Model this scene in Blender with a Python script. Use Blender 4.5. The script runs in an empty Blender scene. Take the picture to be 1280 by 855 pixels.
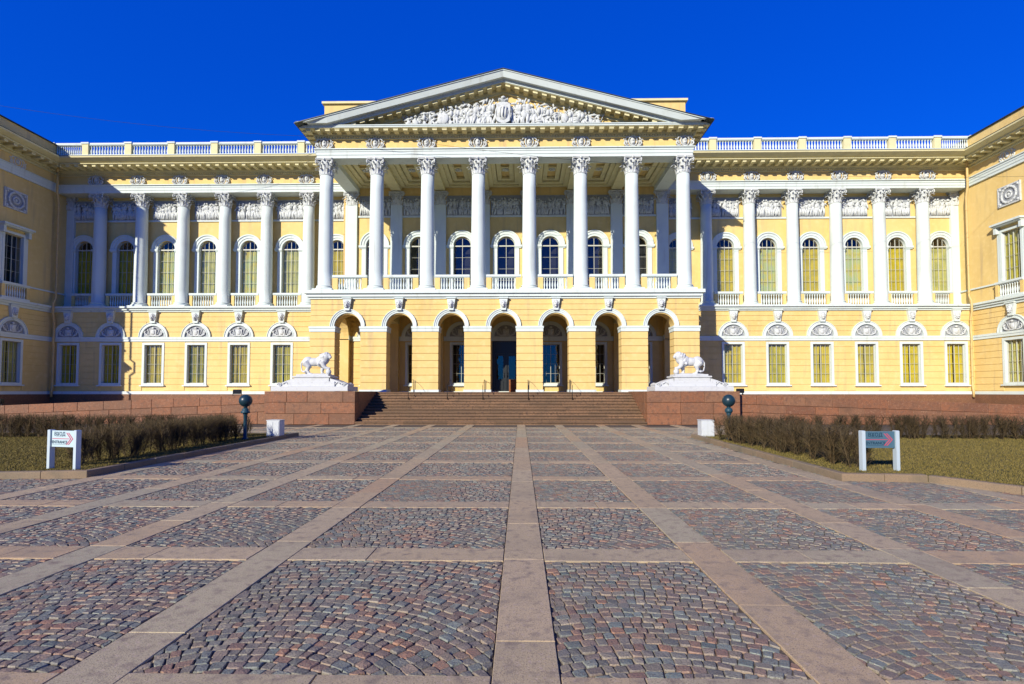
import bpy, math, random
import numpy as np
from mathutils import Vector, Matrix, Euler
random.seed(7); RNG = np.random.default_rng(7)
S = bpy.context.scene; COL = S.collection
R = math.radians; PI = math.pi

# ------------------------------------------------------------ camera, world, sun, exposure
cam = bpy.data.objects.new('camera', bpy.data.cameras.new('camera')); COL.objects.link(cam)
cam.data.sensor_width = 36; cam.data.lens = 655 / 1280 * 36
cam.data.shift_y = 38.5 / 1280
cam.data.clip_start = .05; cam.data.clip_end = 3000
cam.location = (0, 0, 1.65); cam.rotation_euler = (R(90 + 2.1), 0, R(.95))
S.camera = cam

SUN_K, SUN_T = .66, .52            # metres east and metres down per metre north
SUN_EL = math.atan(SUN_T / math.hypot(1, SUN_K)); SUN_AZ = math.atan2(-SUN_K, -1)
W = bpy.data.worlds.new('World'); S.world = W; W.use_nodes = True
nt = W.node_tree; bg = nt.nodes['Background']
sky = nt.nodes.new('ShaderNodeTexSky'); sky.sky_type = 'NISHITA'; sky.sun_disc = False
sky.sun_elevation = SUN_EL; sky.sun_rotation = SUN_AZ; sky.altitude = 1200
sky.air_density = 1.0; sky.dust_density = 0.0; sky.ozone_density = 2.2
hs = nt.nodes.new('ShaderNodeHueSaturation'); hs.inputs['Saturation'].default_value = 1.38
hs.inputs['Value'].default_value = 1.0
nt.links.new(sky.outputs[0], hs.inputs['Color']); tint = nt.nodes.new('ShaderNodeMix'); tint.data_type = 'RGBA'; tint.blend_type = 'MULTIPLY'; tint.inputs[0].default_value = 1
tint.inputs[7].default_value = (.10, .80, 1.9, 1)          # deep saturated blue of the photograph's sky
nt.links.new(hs.outputs[0], tint.inputs[6]); 
even = nt.nodes.new('ShaderNodeMix'); even.data_type = 'RGBA'; even.inputs[0].default_value = .45    # a very even polarised-looking blue
even.inputs[7].default_value = (.0, .88, 9.0, 1)
nt.links.new(tint.outputs[2], even.inputs[6]); nt.links.new(even.outputs[2], bg.inputs['Color'])
bg.inputs['Strength'].default_value = .066
sun = bpy.data.objects.new('sun', bpy.data.lights.new('sun', 'SUN')); COL.objects.link(sun)
sun.data.energy = 4.7; sun.data.angle = R(.53); sun.data.color = (1, .935, .80)
sun.rotation_euler = Vector((SUN_K, 1, -SUN_T)).to_track_quat('-Z', 'Y').to_euler()
S.view_settings.view_transform = 'Standard'; S.view_settings.look = 'None'
S.view_settings.exposure = .5; S.view_settings.gamma = 1

# ------------------------------------------------------------ materials
def mat(name, col, rough=.8, noise=None, bump=None, metal=0, tone=None, spec=.3, bscale=None, detail=6):
    """noise = (scale, colour2, lo, hi): second colour mixed in by noise. tone = list of colours picked per piece."""
    m = bpy.data.materials.new(name); m.use_nodes = True; t = m.node_tree; N = t.nodes; L = t.links
    b = N['Principled BSDF']; b.inputs['Roughness'].default_value = rough; b.inputs['Metallic'].default_value = metal
    b.inputs['Specular IOR Level'].default_value = spec
    tc = N.new('ShaderNodeTexCoord'); geo = N.new('ShaderNodeNewGeometry')
    src = None
    if tone:
        at = N.new('ShaderNodeAttribute'); at.attribute_name = 'tone'
        cr = N.new('ShaderNodeValToRGB'); cr.color_ramp.interpolation = 'LINEAR'
        el = cr.color_ramp.elements
        while len(el) < len(tone): el.new(.5)
        for i, c in enumerate(tone): el[i].position = i / (len(tone) - 1); el[i].color = (*c, 1)
        L.new(at.outputs['Fac'], cr.inputs[0]); src = cr.outputs[0]
    if noise:
        for (sc, c2, lo, hi, *st) in (noise if isinstance(noise, list) else [noise]):
            n = N.new('ShaderNodeTexNoise'); n.inputs['Scale'].default_value = sc; n.inputs['Detail'].default_value = detail
            if st:
                vm = N.new('ShaderNodeVectorMath'); vm.operation = 'MULTIPLY'; vm.inputs[1].default_value = (1, 1, st[0]); L.new(geo.outputs['Position'], vm.inputs[0]); L.new(vm.outputs[0], n.inputs['Vector'])
            else: L.new(geo.outputs['Position'], n.inputs['Vector'])
            mr = N.new('ShaderNodeMapRange'); mr.inputs['From Min'].default_value = lo; mr.inputs['From Max'].default_value = hi
            L.new(n.outputs['Fac'], mr.inputs['Value'])
            mx = N.new('ShaderNodeMix'); mx.data_type = 'RGBA'
            if src is None: mx.inputs[6].default_value = (*col, 1)
            else: L.new(src, mx.inputs[6])
            mx.inputs[7].default_value = (*c2, 1); L.new(mr.outputs[0], mx.inputs[0]); src = mx.outputs[2]
    if src is None: b.inputs['Base Color'].default_value = (*col, 1)
    else: L.new(src, b.inputs['Base Color'])
    if bump:
        n = N.new('ShaderNodeTexNoise'); n.inputs['Scale'].default_value = bscale or 30; n.inputs['Detail'].default_value = 5
        L.new(geo.outputs['Position'], n.inputs['Vector'])
        bp = N.new('ShaderNodeBump'); bp.inputs['Strength'].default_value = bump; bp.inputs['Distance'].default_value = .01
        L.new(n.outputs['Fac'], bp.inputs['Height']); L.new(bp.outputs[0], b.inputs['Normal'])
    return m

M = {}
M['yellow'] = mat('yellow_stucco', (0.669, 0.486, 0.185), .85, [(1.2, (0.520, 0.363, 0.131), .56, .86, .18), (.35, (0.612, 0.428, 0.145), .45, .75), (3.0, (0.702, 0.526, 0.226), .5, .8), (14, (0.554, 0.404, 0.179), .66, .9), (2.6, (0.473, 0.346, 0.168), .56, .80, .1)], .25, bscale=9)
M['white'] = mat('white_stucco', (0.570, 0.630, 0.590), .8, [(.8, (0.511, 0.558, 0.515), .5, .8), (9, (0.420, 0.436, 0.376), .66, .95), (3.5, (0.413, 0.428, 0.369), .58, .85, .08)], .2, bscale=12)
M['relief'] = mat('white_plaster_relief', (0.543, 0.566, 0.547), .9, [(6, (0.341, 0.339, 0.302), .5, .8), (35, (0.248, 0.242, 0.220), .55, .8)], .4, bscale=25)
M['soffit'] = mat('cream_stucco', (0.634, 0.572, 0.319), .85, [(2, (0.542, 0.490, 0.271), .45, .8)], .2, bscale=10)
M['marble'] = mat('white_marble', (0.494, 0.504, 0.492), .6, [(4, (0.374, 0.380, 0.371), .55, .85), (11, (0.314, 0.307, 0.286), .6, .9)], .15, bscale=30)
M['roof'] = mat('dark_roof_metal', (.035, .045, .04), .5, [(2, (.07, .08, .07), .5, .8)], metal=.3)
M['granite'] = mat('red_granite', (0.251, 0.122, 0.065), .7, [(18, (0.323, 0.200, 0.125), .56, .74), (7, (0.121, 0.058, 0.035), .5, .72), (55, (0.126, 0.061, 0.037), .50, .66), (80, (0.301, 0.183, 0.105), .56, .74), (1.6, (0.126, 0.067, 0.037), .50, .85)], .2, tone=[(0.213, 0.079, 0.033), (0.264, 0.102, 0.043), (0.176, 0.077, 0.037), (0.226, 0.105, 0.050), (0.163, 0.061, 0.028)], bscale=60)
M['step'] = mat('brown_granite_step', (0.246, 0.154, 0.086), .75, [(9, (0.090, 0.056, 0.035), .5, .7), (40, (0.106, 0.061, 0.035), .5, .7), (1.2, (0.123, 0.077, 0.043), .45, .8)], .2, tone=[(0.172, 0.099, 0.052), (0.237, 0.134, 0.070), (0.140, 0.085, 0.046), (0.213, 0.122, 0.064)], bscale=50)
M['slab'] = mat('pink_grey_granite_slab', (0.348, 0.276, 0.195), .7, [(28, (0.443, 0.332, 0.247), .55, .75), (9, (0.194, 0.148, 0.111), .52, .74), (120, (0.176, 0.133, 0.090), .52, .68), (170, (0.473, 0.384, 0.254), .55, .72), (1.1, (0.267, 0.211, 0.138), .52, .8), (5, (0.246, 0.196, 0.134), .62, .85)], .25, tone=[(0.391, 0.315, 0.187), (0.453, 0.307, 0.164), (0.391, 0.345, 0.212), (0.462, 0.335, 0.192), (0.348, 0.315, 0.202), (0.432, 0.267, 0.138)], bscale=90, detail=3)
M['cobble'] = mat('mixed_granite_cobble', (0.245, 0.198, 0.134), .62, [(90, (0.086, 0.075, 0.055), .52, .68), (120, (0.368, 0.301, 0.204), .58, .76), (.55, (0.146, 0.144, 0.110), .5, .85)], .7, tone=[(0.105, 0.14, 0.12), (0.235, 0.16, 0.115), (0.14, 0.165, 0.14), (0.3, 0.155, 0.09), (0.17, 0.135, 0.1), (0.19, 0.215, 0.175), (0.25, 0.185, 0.12), (0.115, 0.115, 0.095), (0.29, 0.24, 0.165), (0.205, 0.115, 0.08), (0.15, 0.18, 0.155)], spec=.5, bscale=70)
M['kerb'] = mat('kerb_granite', (0.225, 0.172, 0.114), .75, [(110, (0.112, 0.086, 0.061), .5, .68), (2, (0.138, 0.112, 0.072), .5, .8)], .25, tone=[(0.216, 0.172, 0.107), (0.251, 0.172, 0.099), (0.190, 0.165, 0.110)], bscale=80)
M['sand'] = mat('dark_joint_sand', (0.078, 0.062, 0.047), .95, [(40, (0.169, 0.130, 0.091), .5, .7)], .5, bscale=60)
M['lawn_soil'] = mat('thin_turf', (0.089, 0.078, 0.017), .95, [(1.3, (0.131, 0.101, 0.029), .42, .7), (18, (0.048, 0.060, 0.014), .5, .8)], .6, bscale=40)
M['grass'] = mat('dry_grass', (0.094, 0.099, 0.024), .9, tone=[(0.079, 0.073, 0.013), (0.131, 0.104, 0.021), (0.205, 0.152, 0.044), (0.103, 0.089, 0.015)])
M['twig'] = mat('bare_twig', (0.062, 0.045, 0.024), .85, tone=[(0.028, 0.022, 0.011), (0.081, 0.055, 0.024), (0.131, 0.093, 0.044), (0.050, 0.041, 0.019), (0.150, 0.090, 0.035)])
M['ground'] = mat('ground', (.10, .09, .07), .95, [(.3, (.14, .12, .09), .4, .7)])
M['frame'] = mat('white_window_paint', (.46, .46, .38), .5)
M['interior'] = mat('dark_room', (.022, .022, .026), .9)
M['door'] = mat('dark_door', (.015, .018, .018), .35, spec=.5)
M['orange'] = mat('brown_wood', (.30, .10, .03), .6, [(8, (.2, .07, .02), .4, .7)])
M['iron'] = mat('dark_iron', (.02, .022, .025), .45, metal=.5)
M['lamp'] = mat('blue_green_globe', (.010, .030, .042), .35, spec=.4)
M['lampiron'] = mat('blue_green_post', (.015, .05, .07), .45)
M['pipe'] = mat('yellow_pipe', (0.576, 0.400, 0.160), .55, [(3, (0.496, 0.336, 0.128), .5, .8)])
M['box'] = mat('white_cabinet', (0.503, 0.530, 0.530), .5, [(6, (0.422, 0.442, 0.442), .55, .8)])
M['post'] = mat('pale_metal_post', (0.496, 0.576, 0.592), .35, metal=.2)
M['signlight'] = mat('pale_sign_face', (.42, .53, .55), .4)
M['signblue'] = mat('steel_blue_sign_face', (0.062, 0.122, 0.161), .35)
M['ink'] = mat('dark_sign_lettering', (.012, .04, .07), .5)
M['red'] = mat('red_sign_arrow', (.42, .07, .11), .5)
M['wire'] = mat('black_wire', (.02, .02, .02), .6)
def curtain_mat(name, a, b):
    m = mat(name, a, .9, [(1.6, b, .4, .65)]); t = m.node_tree; L = t.links; p = t.nodes['Principled BSDF']
    d = t.nodes.new('ShaderNodeBsdfTranslucent'); x = t.nodes.new('ShaderNodeMixShader'); x.inputs[0].default_value = .25
    L.new(p.inputs['Base Color'].links[0].from_socket, d.inputs[0]); L.new(p.outputs[0], x.inputs[1]); L.new(d.outputs[0], x.inputs[2]); L.new(x.outputs[0], t.nodes['Material Output'].inputs['Surface'])
    return m
M['curtain'] = curtain_mat('yellow_curtain', (.66, .50, .025), (.48, .38, .035))
M['curtain3'] = curtain_mat('olive_curtain', (.56, .46, .025), (.40, .34, .025))
M['curtain4'] = curtain_mat('pale_yellow_blind', (.62, .56, .16), (.40, .40, .14))
M['curtain2'] = curtain_mat('pale_green_yellow_blind', (.50, .56, .24), (.70, .56, .08))
def glass_mat():
    m = bpy.data.materials.new('window_glass'); m.use_nodes = True; t = m.node_tree; N = t.nodes; L = t.links
    N.remove(N['Principled BSDF']); o = N['Material Output']
    tr = N.new('ShaderNodeBsdfTransparent'); tr.inputs[0].default_value = (.93, .96, .94, 1)
    gl = N.new('ShaderNodeBsdfGlossy'); gl.inputs['Roughness'].default_value = .03
    lw = N.new('ShaderNodeLayerWeight'); lw.inputs[0].default_value = .5
    pw = N.new('ShaderNodeMath'); pw.operation = 'POWER'; pw.inputs[1].default_value = 4.5; L.new(lw.outputs['Facing'], pw.inputs[0])
    fr = N.new('ShaderNodeMath'); fr.operation = 'MULTIPLY_ADD'; fr.inputs[1].default_value = .62; fr.inputs[2].default_value = .085; L.new(pw.outputs[0], fr.inputs[0])
    nz = N.new('ShaderNodeTexNoise'); nz.inputs['Scale'].default_value = 2.2
    g = N.new('ShaderNodeNewGeometry'); L.new(g.outputs['Position'], nz.inputs['Vector'])
    bp = N.new('ShaderNodeBump'); bp.inputs['Strength'].default_value = .25; bp.inputs['Distance'].default_value = .02
    L.new(nz.outputs['Fac'], bp.inputs['Height']); L.new(bp.outputs[0], gl.inputs['Normal'])
    mx = N.new('ShaderNodeMixShader'); L.new(fr.outputs[0], mx.inputs[0]); L.new(tr.outputs[0], mx.inputs[1]); L.new(gl.outputs[0], mx.inputs[2])
    L.new(mx.outputs[0], o.inputs['Surface']); return m
M['glass'] = glass_mat()

# ------------------------------------------------------------ mesh helpers
class MB:
    def __init__(s): s.v = []; s.f = []; s.sm = []; s.tone = []; s.t = 0
    def add(s, vs, fs, smooth=False):
        o = len(s.v); s.v += [tuple(p) for p in vs]
        for f in fs: s.f.append(tuple(o + i for i in f)); s.sm.append(smooth); s.tone.append(s.t)
        return s
    def mesh(s, name, m):
        me = bpy.data.meshes.new(name); me.from_pydata(s.v, [], s.f); me.polygons.foreach_set('use_smooth', s.sm)
        if any(s.tone): a = me.attributes.new('tone', 'FLOAT', 'FACE'); a.data.foreach_set('value', s.tone)
        me.materials.append(M[m] if isinstance(m, str) else m); me.update(); return me
def link(name, data, parent=None, loc=(0, 0, 0), rz=0):
    o = bpy.data.objects.new(name, data); COL.objects.link(o); o.location = loc; o.rotation_euler = (0, 0, rz)
    if parent is not None: o.parent = parent
    return o
def part(name, mb, m, parent=None, loc=(0, 0, 0), rz=0, stuff=False):
    o = link(name, mb.mesh(name, m) if isinstance(mb, MB) else mb, parent, loc, rz)
    if stuff: o['kind'] = 'stuff'
    return o
def thing(name, label, cat, loc=(0, 0, 0), rz=0, group=None):
    o = link(name, None, None, loc, rz); o['label'] = label; o['category'] = cat
    if group: o['group'] = group
    return o
def tag(o, label, cat, group=None):
    o['label'] = label; o['category'] = cat
    if group: o['group'] = group
    return o
def structure(o): o['kind'] = 'structure'; return o
def box(mb, x0, x1, y0, y1, z0, z1):
    return mb.add([(x0, y0, z0), (x1, y0, z0), (x1, y1, z0), (x0, y1, z0), (x0, y0, z1), (x1, y0, z1), (x1, y1, z1), (x0, y1, z1)],
                  [(0, 3, 2, 1), (4, 5, 6, 7), (0, 1, 5, 4), (1, 2, 6, 5), (2, 3, 7, 6), (3, 0, 4, 7)])
def cbox(mb, x0, x1, y0, y1, z0, z1, c=.015):
    """box whose front (-y) and top edges are chamfered all round its faces"""
    vs = []
    for z, i in ((z0, c), (z0 + c, 0), (z1 - c, 0), (z1, c)):
        vs += [(x0 + i, y0 + i, z), (x1 - i, y0 + i, z), (x1 - i, y1 - i, z), (x0 + i, y1 - i, z)]
    fs = [(0, 3, 2, 1), (12, 13, 14, 15)]
    for k in range(3):
        for j in range(4): a = 4 * k + j; b = 4 * k + (j + 1) % 4; fs.append((a, b, b + 4, a + 4))
    return mb.add(vs, fs)
def prism(mb, poly, y0, y1):
    """poly: counter-clockwise (x,z) seen from -y"""
    n = len(poly); vs = [(x, y0, z) for x, z in poly] + [(x, y1, z) for x, z in poly]
    return mb.add(vs, [tuple(range(n)), tuple(range(2 * n - 1, n - 1, -1))] + [(i, i + n, (i + 1) % n + n, (i + 1) % n) for i in range(n)])
def lathe(mb, prof, n=16, c=(0, 0, 0), smooth=True, cap=True):
    vs = []; fs = []
    for r, z in prof:
        for k in range(n): a = 2 * PI * (k + .5) / n; vs.append((c[0] + r * math.cos(a), c[1] + r * math.sin(a), c[2] + z))
    for j in range(len(prof) - 1):
        for k in range(n): fs.append((j * n + k, j * n + (k + 1) % n, (j + 1) * n + (k + 1) % n, (j + 1) * n + k))
    mb.add(vs, fs, smooth)
    if cap:
        o = len(mb.v) - len(vs); top = (len(prof) - 1) * n
        mb.f.append(tuple(o + top + k for k in range(n))); mb.sm.append(False); mb.tone.append(mb.t)
        mb.f.append(tuple(o + n - 1 - k for k in range(n))); mb.sm.append(False); mb.tone.append(mb.t)
    return mb
def ell(mb, c, r, rot=None, nu=8, nv=5, smooth=True):
    vs = []; fs = []; mt = Euler(rot).to_matrix() if rot else None
    def P(x, y, z):
        p = Vector((x * r[0], y * r[1], z * r[2]))
        if mt: p = mt @ p
        return (c[0] + p.x, c[1] + p.y, c[2] + p.z)
    vs.append(P(0, 0, -1))
    for j in range(1, nv):
        a = -PI / 2 + PI * j / nv
        for k in range(nu): b = 2 * PI * k / nu; vs.append(P(math.cos(a) * math.cos(b), math.cos(a) * math.sin(b), math.sin(a)))
    vs.append(P(0, 0, 1)); top = len(vs) - 1
    for k in range(nu): fs.append((0, 1 + (k + 1) % nu, 1 + k)); fs.append((top, top - nu + k, top - nu + (k + 1) % nu))
    for j in range(nv - 2):
        for k in range(nu): a = 1 + j * nu + k; b = 1 + j * nu + (k + 1) % nu; fs.append((a, b, b + nu, a + nu))
    return mb.add(vs, fs, smooth)
def tube(mb, pts, rs, n=6, smooth=True):
    pts = [Vector(p) for p in pts]; vs = []; fs = []
    if not isinstance(rs, (list, tuple)): rs = [rs] * len(pts)
    u = None
    for i, p in enumerate(pts):
        d = (pts[min(i + 1, len(pts) - 1)] - pts[max(i - 1, 0)]).normalized()
        if u is None: u = d.orthogonal().normalized()
        u = (u - d * u.dot(d)).normalized(); w = d.cross(u)
        for k in range(n): a = 2 * PI * k / n; q = p + (u * math.cos(a) + w * math.sin(a)) * rs[i]; vs.append(tuple(q))
    for j in range(len(pts) - 1):
        for k in range(n): fs.append((j * n + k, j * n + (k + 1) % n, (j + 1) * n + (k + 1) % n, (j + 1) * n + k))
    fs.append(tuple(range(n - 1, -1, -1))); fs.append(tuple((len(pts) - 1) * n + k for k in range(n)))
    return mb.add(vs, fs, smooth)
def ring(mb, cx, cz, r0, r1, y0, y1, a0=0, a1=PI, n=18):
    vs = []; fs = []
    for k in range(n + 1):
        a = a0 + (a1 - a0) * k / n; c, s = math.cos(a), math.sin(a)
        vs += [(cx + r0 * c, y0, cz + r0 * s), (cx + r1 * c, y0, cz + r1 * s), (cx + r1 * c, y1, cz + r1 * s), (cx + r0 * c, y1, cz + r0 * s)]
    for k in range(n):
        o = 4 * k
        for j in range(4): fs.append((o + j, o + (j + 1) % 4, o + 4 + (j + 1) % 4, o + 4 + j))
    fs.append((3, 2, 1, 0)); o = 4 * n; fs.append((o, o + 1, o + 2, o + 3))
    return mb.add(vs, fs)
def half_disc(mb, cx, cz, r, y0, y1, n=16):
    return prism(mb, [(cx + r * math.cos(PI * k / n), cz + r * math.sin(PI * k / n)) for k in range(n + 1)], y0, y1)

def wall(mb, x0, x1, z0, z1, y0, y1, ops, n=14):
    """wall slab with openings; op = (cx, half width, sill z, spring/top z, arched)"""
    xs = {x0, x1}
    for cx, h, zb, zt, ar in ops:
        k = n if ar else 1
        for i in range(k + 1): xs.add(round(cx - h * math.cos(PI * i / k) if ar else cx - h + 2 * h * i, 5))
    xs = sorted(xs)
    def top(op, x): cx, h, zb, zt, ar = op; return zt + (math.sqrt(max(0, h * h - (x - cx) ** 2)) if ar else 0)
    def quad(a, b, za0, za1, zb0, zb1):
        if za1 - za0 < 1e-5 and zb1 - zb0 < 1e-5: return
        mb.add([(a, y0, za0), (b, y0, zb0), (b, y0, zb1), (a, y0, za1)], [(0, 1, 2, 3)])
        mb.add([(a, y1, za0), (b, y1, zb0), (b, y1, zb1), (a, y1, za1)], [(3, 2, 1, 0)])
    for a, b in zip(xs, xs[1:]):
        if b - a < 1e-4: continue
        m = (a + b) / 2; op = next((o for o in ops if abs(m - o[0]) < o[1]), None)
        if op is None: quad(a, b, z0, z1, z0, z1); continue
        ta, tb = top(op, a), top(op, b); quad(a, b, ta, z1, tb, z1)
        mb.add([(a, y0, ta), (b, y0, tb), (b, y1, tb), (a, y1, ta)], [(0, 1, 2, 3)])
        if op[2] > z0:
            quad(a, b, z0, op[2], z0, op[2]); mb.add([(a, y0, op[2]), (b, y0, op[2]), (b, y1, op[2]), (a, y1, op[2])], [(3, 2, 1, 0)])
    for cx, h, zb, zt, ar in ops:
        for x, s in ((cx - h, 1), (cx + h, -1)):
            q = [(x, y0, zb), (x, y1, zb), (x, y1, zt), (x, y0, zt)]; mb.add(q, [(0, 1, 2, 3) if s > 0 else (3, 2, 1, 0)])
    for x, f in ((x0, (0, 3, 2, 1)), (x1, (0, 1, 2, 3))): mb.add([(x, y0, z0), (x, y1, z0), (x, y1, z1), (x, y0, z1)], [f])
    mb.add([(x0, y0, z1), (x1, y0, z1), (x1, y1, z1), (x0, y1, z1)], [(0, 1, 2, 3)])
    return mb
def courses(mb, x0, x1, z0, z1, yw, ops, h=.43, proud=.032, gap=.026):
    """rusticated courses standing proud of the wall face yw, cut round openings (cx, half, zb, zt, arched)"""
    n = max(1, round((z1 - z0) / h)); h = (z1 - z0) / n
    for i in range(n):
        a = z0 + i * h + gap / 2; b = z0 + (i + 1) * h - gap / 2; iv = [(x0, x1)]
        for cx, hw, zb, zt, ar in ops:
            if b <= zb: continue
            if ar:
                zz = (a + b) / 2
                if zz > zt: w = math.sqrt(max(0, hw * hw - (zz - zt) ** 2))
                else: w = hw
            else:
                if a >= zt: continue
                w = hw
            if w <= .02: continue
            nv = []
            for p, q in iv:
                if cx + w <= p or cx - w >= q: nv.append((p, q)); continue
                if cx - w > p: nv.append((p, cx - w))
                if cx + w < q: nv.append((cx + w, q))
            iv = nv
        for p, q in iv:
            if q - p > .03: box(mb, p, q, yw - proud, yw + .01, a, b)
    return mb

# ------------------------------------------------------------ ornament meshes (shared)
CACHE = {}
def cached(key, fn):
    if key not in CACHE: CACHE[key] = fn()
    return CACHE[key]
def capital_mesh(r=.40, h=1.0):
    m = MB(); lathe(m, [(r * .98, 0), (r * 1.08, .02), (r * 1.08, .06), (r * .9, .09), (r * .78, .4 * h), (r * .84, .65 * h), (r * 1.25, .88 * h)], 20)
    def leaf(a, z0, hh, r0, w, out):
        n = 6; vs = []; c, s = math.cos(a), math.sin(a)
        for i in range(n + 1):
            t = i / n; z = z0 + hh * (t if t < .8 else .8 + (t - .8) * -.9); rr = r0 + .03 + out * (t ** 3) + (.05 if t > .85 else 0)
            ww = w * (1 - .25 * t) * (1 if i < n else .35) * (1.12 if i % 2 else .92)
            for j, u in enumerate((-1, -.45, 0, .45, 1)):
                q = rr + (.035 if j == 2 else (-.02 if j in (0, 4) else .005)); x, y = q, u * ww
                vs.append((x * c - y * s, x * s + y * c, z))
        m.add(vs, [(i * 5 + j, i * 5 + j + 1, i * 5 + j + 6, i * 5 + j + 5) for i in range(n) for j in range(4)], False)
    for k in range(8): leaf(2 * PI * k / 8 + PI / 8, .07, .42 * h, r * .92, .115 * r / .4, .21)
    for k in range(8): leaf(2 * PI * k / 8, .10, .68 * h, r * .86, .10 * r / .4, .30)
    for k in range(4):
        a = PI / 4 + k * PI / 2; c, s = math.cos(a), math.sin(a)
        pts = []; rs = []
        for i in range(15):
            t = i / 14; ph = -1.2 + t * 8.2; q = .155 * (1 - .8 * t); pts.append((q * math.cos(ph), q * math.sin(ph))); rs.append(.036 * (1 - .45 * t))
        P3 = [((r * 1.52 + x) * c, (r * 1.52 + x) * s, .80 * h + z) for x, z in pts]; tube(m, P3, rs, 5)
        tube(m, [(r * .98 * c, r * .98 * s, .45 * h), (r * 1.08 * c, r * 1.08 * s, .68 * h), (r * 1.4 * c, r * 1.4 * s, .90 * h)], [.03, .045, .04], 5)
        ell(m, (r * 1.6 * c, r * 1.6 * s, .8 * h), (.06, .06, .06), None, 6, 4)
        b = k * PI / 2; ell(m, (r * 1.30 * math.cos(b), r * 1.30 * math.sin(b), .93 * h), (.075, .085, .085), None, 6, 4)
        for d in (-.33, .33): ell(m, (r * 1.2 * math.cos(b + d), r * 1.2 * math.sin(b + d), .79 * h), (.06, .06, .075), None, 6, 4)
    A = []
    for k in range(4):
        a = PI / 4 + k * PI / 2
        for d, q in ((-.07, 1.86), (.07, 1.86), (.42, 1.44), (PI / 4, 1.34), (PI / 2 - .42, 1.44)): A.append((r * q * math.cos(a + d), r * q * math.sin(a + d)))
    n = len(A)
    for z0, z1, sc in ((.90 * h, .95 * h, .95), (.952 * h, h, 1.0)):
        m.add([(x * sc, y * sc, z0) for x, y in A] + [(x * sc, y * sc, z1) for x, y in A], [tuple(range(n - 1, -1, -1)), tuple(range(n, 2 * n))] + [(i, (i + 1) % n, (i + 1) % n + n, i + n) for i in range(n)])
    return m.mesh('capital', 'relief')
def column(parent, x, y, z0, zt, r0, r1, caph):
    c = link('column', None, parent, (x, y, z0)); H = zt - z0 - caph
    def base():
        m = MB(); w = r0 * 1.36; cbox(m, -w, w, -w, w, 0, .13, .01)
        lathe(m, [(r0 * 1.3, .13), (r0 * 1.36, .17), (r0 * 1.3, .22), (r0 * 1.12, .25), (r0 * 1.1, .28), (r0 * 1.2, .30), (r0 * 1.2, .34), (r0 * 1.04, .37)], 24); return m.mesh('base', 'white')
    def shaft():
        m = MB(); pr = []
        for i in range(9): t = i / 8; pr.append((r0 + (r1 - r0) * (t ** 1.6), .36 + (H - .36) * t))
        pr = [(r0 * 1.05, .355), (r0 * 1.05, .36)] + pr; lathe(m, pr, 28); return m.mesh('shaft', 'white')
    link('base', cached(('cb', r0), base), c); link('shaft', cached(('cs', r0, H), shaft), c)
    link('capital', cached(('cc', r1, caph), lambda: capital_mesh(r1, caph)), c, (0, 0, H))
    return c
def pilaster(parent, x, y, z0, zt, w, d, caph, half=0):
    """flat pilaster on the wall face y"""
    c = link('pilaster', None, parent, (x, y, z0)); H = zt - z0 - caph
    def shaft():
        m = MB(); h = w / 2; cbox(m, -h, h, -d, .05, .30, H, .01); box(m, -h - .07, h + .07, -d - .08, .05, 0, .14); box(m, -h - .04, h + .04, -d - .05, .05, .14, .30); return m.mesh('shaft', 'white')
    link('shaft', cached(('ps', w, H, d), shaft), c)
    o = link('capital', cached(('cc', w / 2 * .95, caph), lambda: capital_mesh(w / 2 * .95, caph)), c, (0, -.02, H)); o.scale = (1, .5, 1)
    return c
def baluster_prof(h, r): return [(r * .9, 0), (r * .9, h * .08), (r * .5, h * .12), (r * 1.0, h * .33), (r * .95, h * .42), (r * .42, h * .72), (r * .5, h * .84), (r * .8, h * .88), (r * .8, h)]
def balustrade(parent, x0, x1, y, z0, h, n, blocks=.0, th=.2, m='white', bm='white', name='balustrade', blockm='yellow'):
    """rails and balusters between x0 and x1; solid end blocks if blocks > 0"""
    g = link(name, None, parent, ((x0 + x1) / 2, y, z0)); w = (x1 - x0) / 2
    def rails():
        b = MB(); box(b, -w, w, -th * .62, th * .62, h - .13, h); box(b, -w, w, -th * .45, th * .45, h - .17, h - .13); return b.mesh('rail', m)
    def bals():
        b = MB(); v = w - blocks
        for i in range(n):
            lathe(b, [(r, z + .12) for r, z in baluster_prof(h - .29, min(.085, v / n * .72))], 8, (-v + 2 * v * (i + .5) / n, 0, 0), cap=False)
        return b.mesh('baluster', bm)
    def low(): b = MB(); box(b, -w, w, -th / 2, th / 2, 0, .12); return b.mesh('bottom_rail', m)
    link('rail', cached(('br', w, h, th, m), rails), g); link('bottom_rail', cached(('bl', w, th, m), low), g)
    o = link('baluster_row', cached(('bb', w, h, n, blocks, bm), bals), g); o['kind'] = 'stuff'
    if blocks:
        for s in (-1, 1):
            b = MB(); box(b, s * w - (blocks if s > 0 else 0), s * w + (blocks if s < 0 else 0), -th * .4, th * .4, .121, h - .171)
            part('end_block', b, blockm, g)
    return g
def lion_mask():
    m = MB(); prism(m, [(-.17, 0), (.17, 0), (.30, .86), (-.30, .86)], -.16, .06); box(m, -.33, .33, -.22, .06, .80, .88)
    return m.mesh('keystone', 'white')
def mask_face():
    m = MB(); y = -.2
    ell(m, (0, y, .42), (.15, .11, .2)); ell(m, (0, y - .1, .36), (.05, .06, .07)); ell(m, (0, y - .05, .24), (.08, .07, .05))
    for k in range(12): a = 2 * PI * k / 12; ell(m, (.17 * math.cos(a), y + .03, .42 + .22 * math.sin(a)), (.055, .05, .07), None, 6, 4)
    for s in (-1, 1): ell(m, (s * .06, y - .09, .46), (.025, .02, .02), None, 6, 3); ell(m, (s * .06, y - .085, .5), (.045, .03, .018), None, 6, 3)
    return m.mesh('mask', 'relief')
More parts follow.
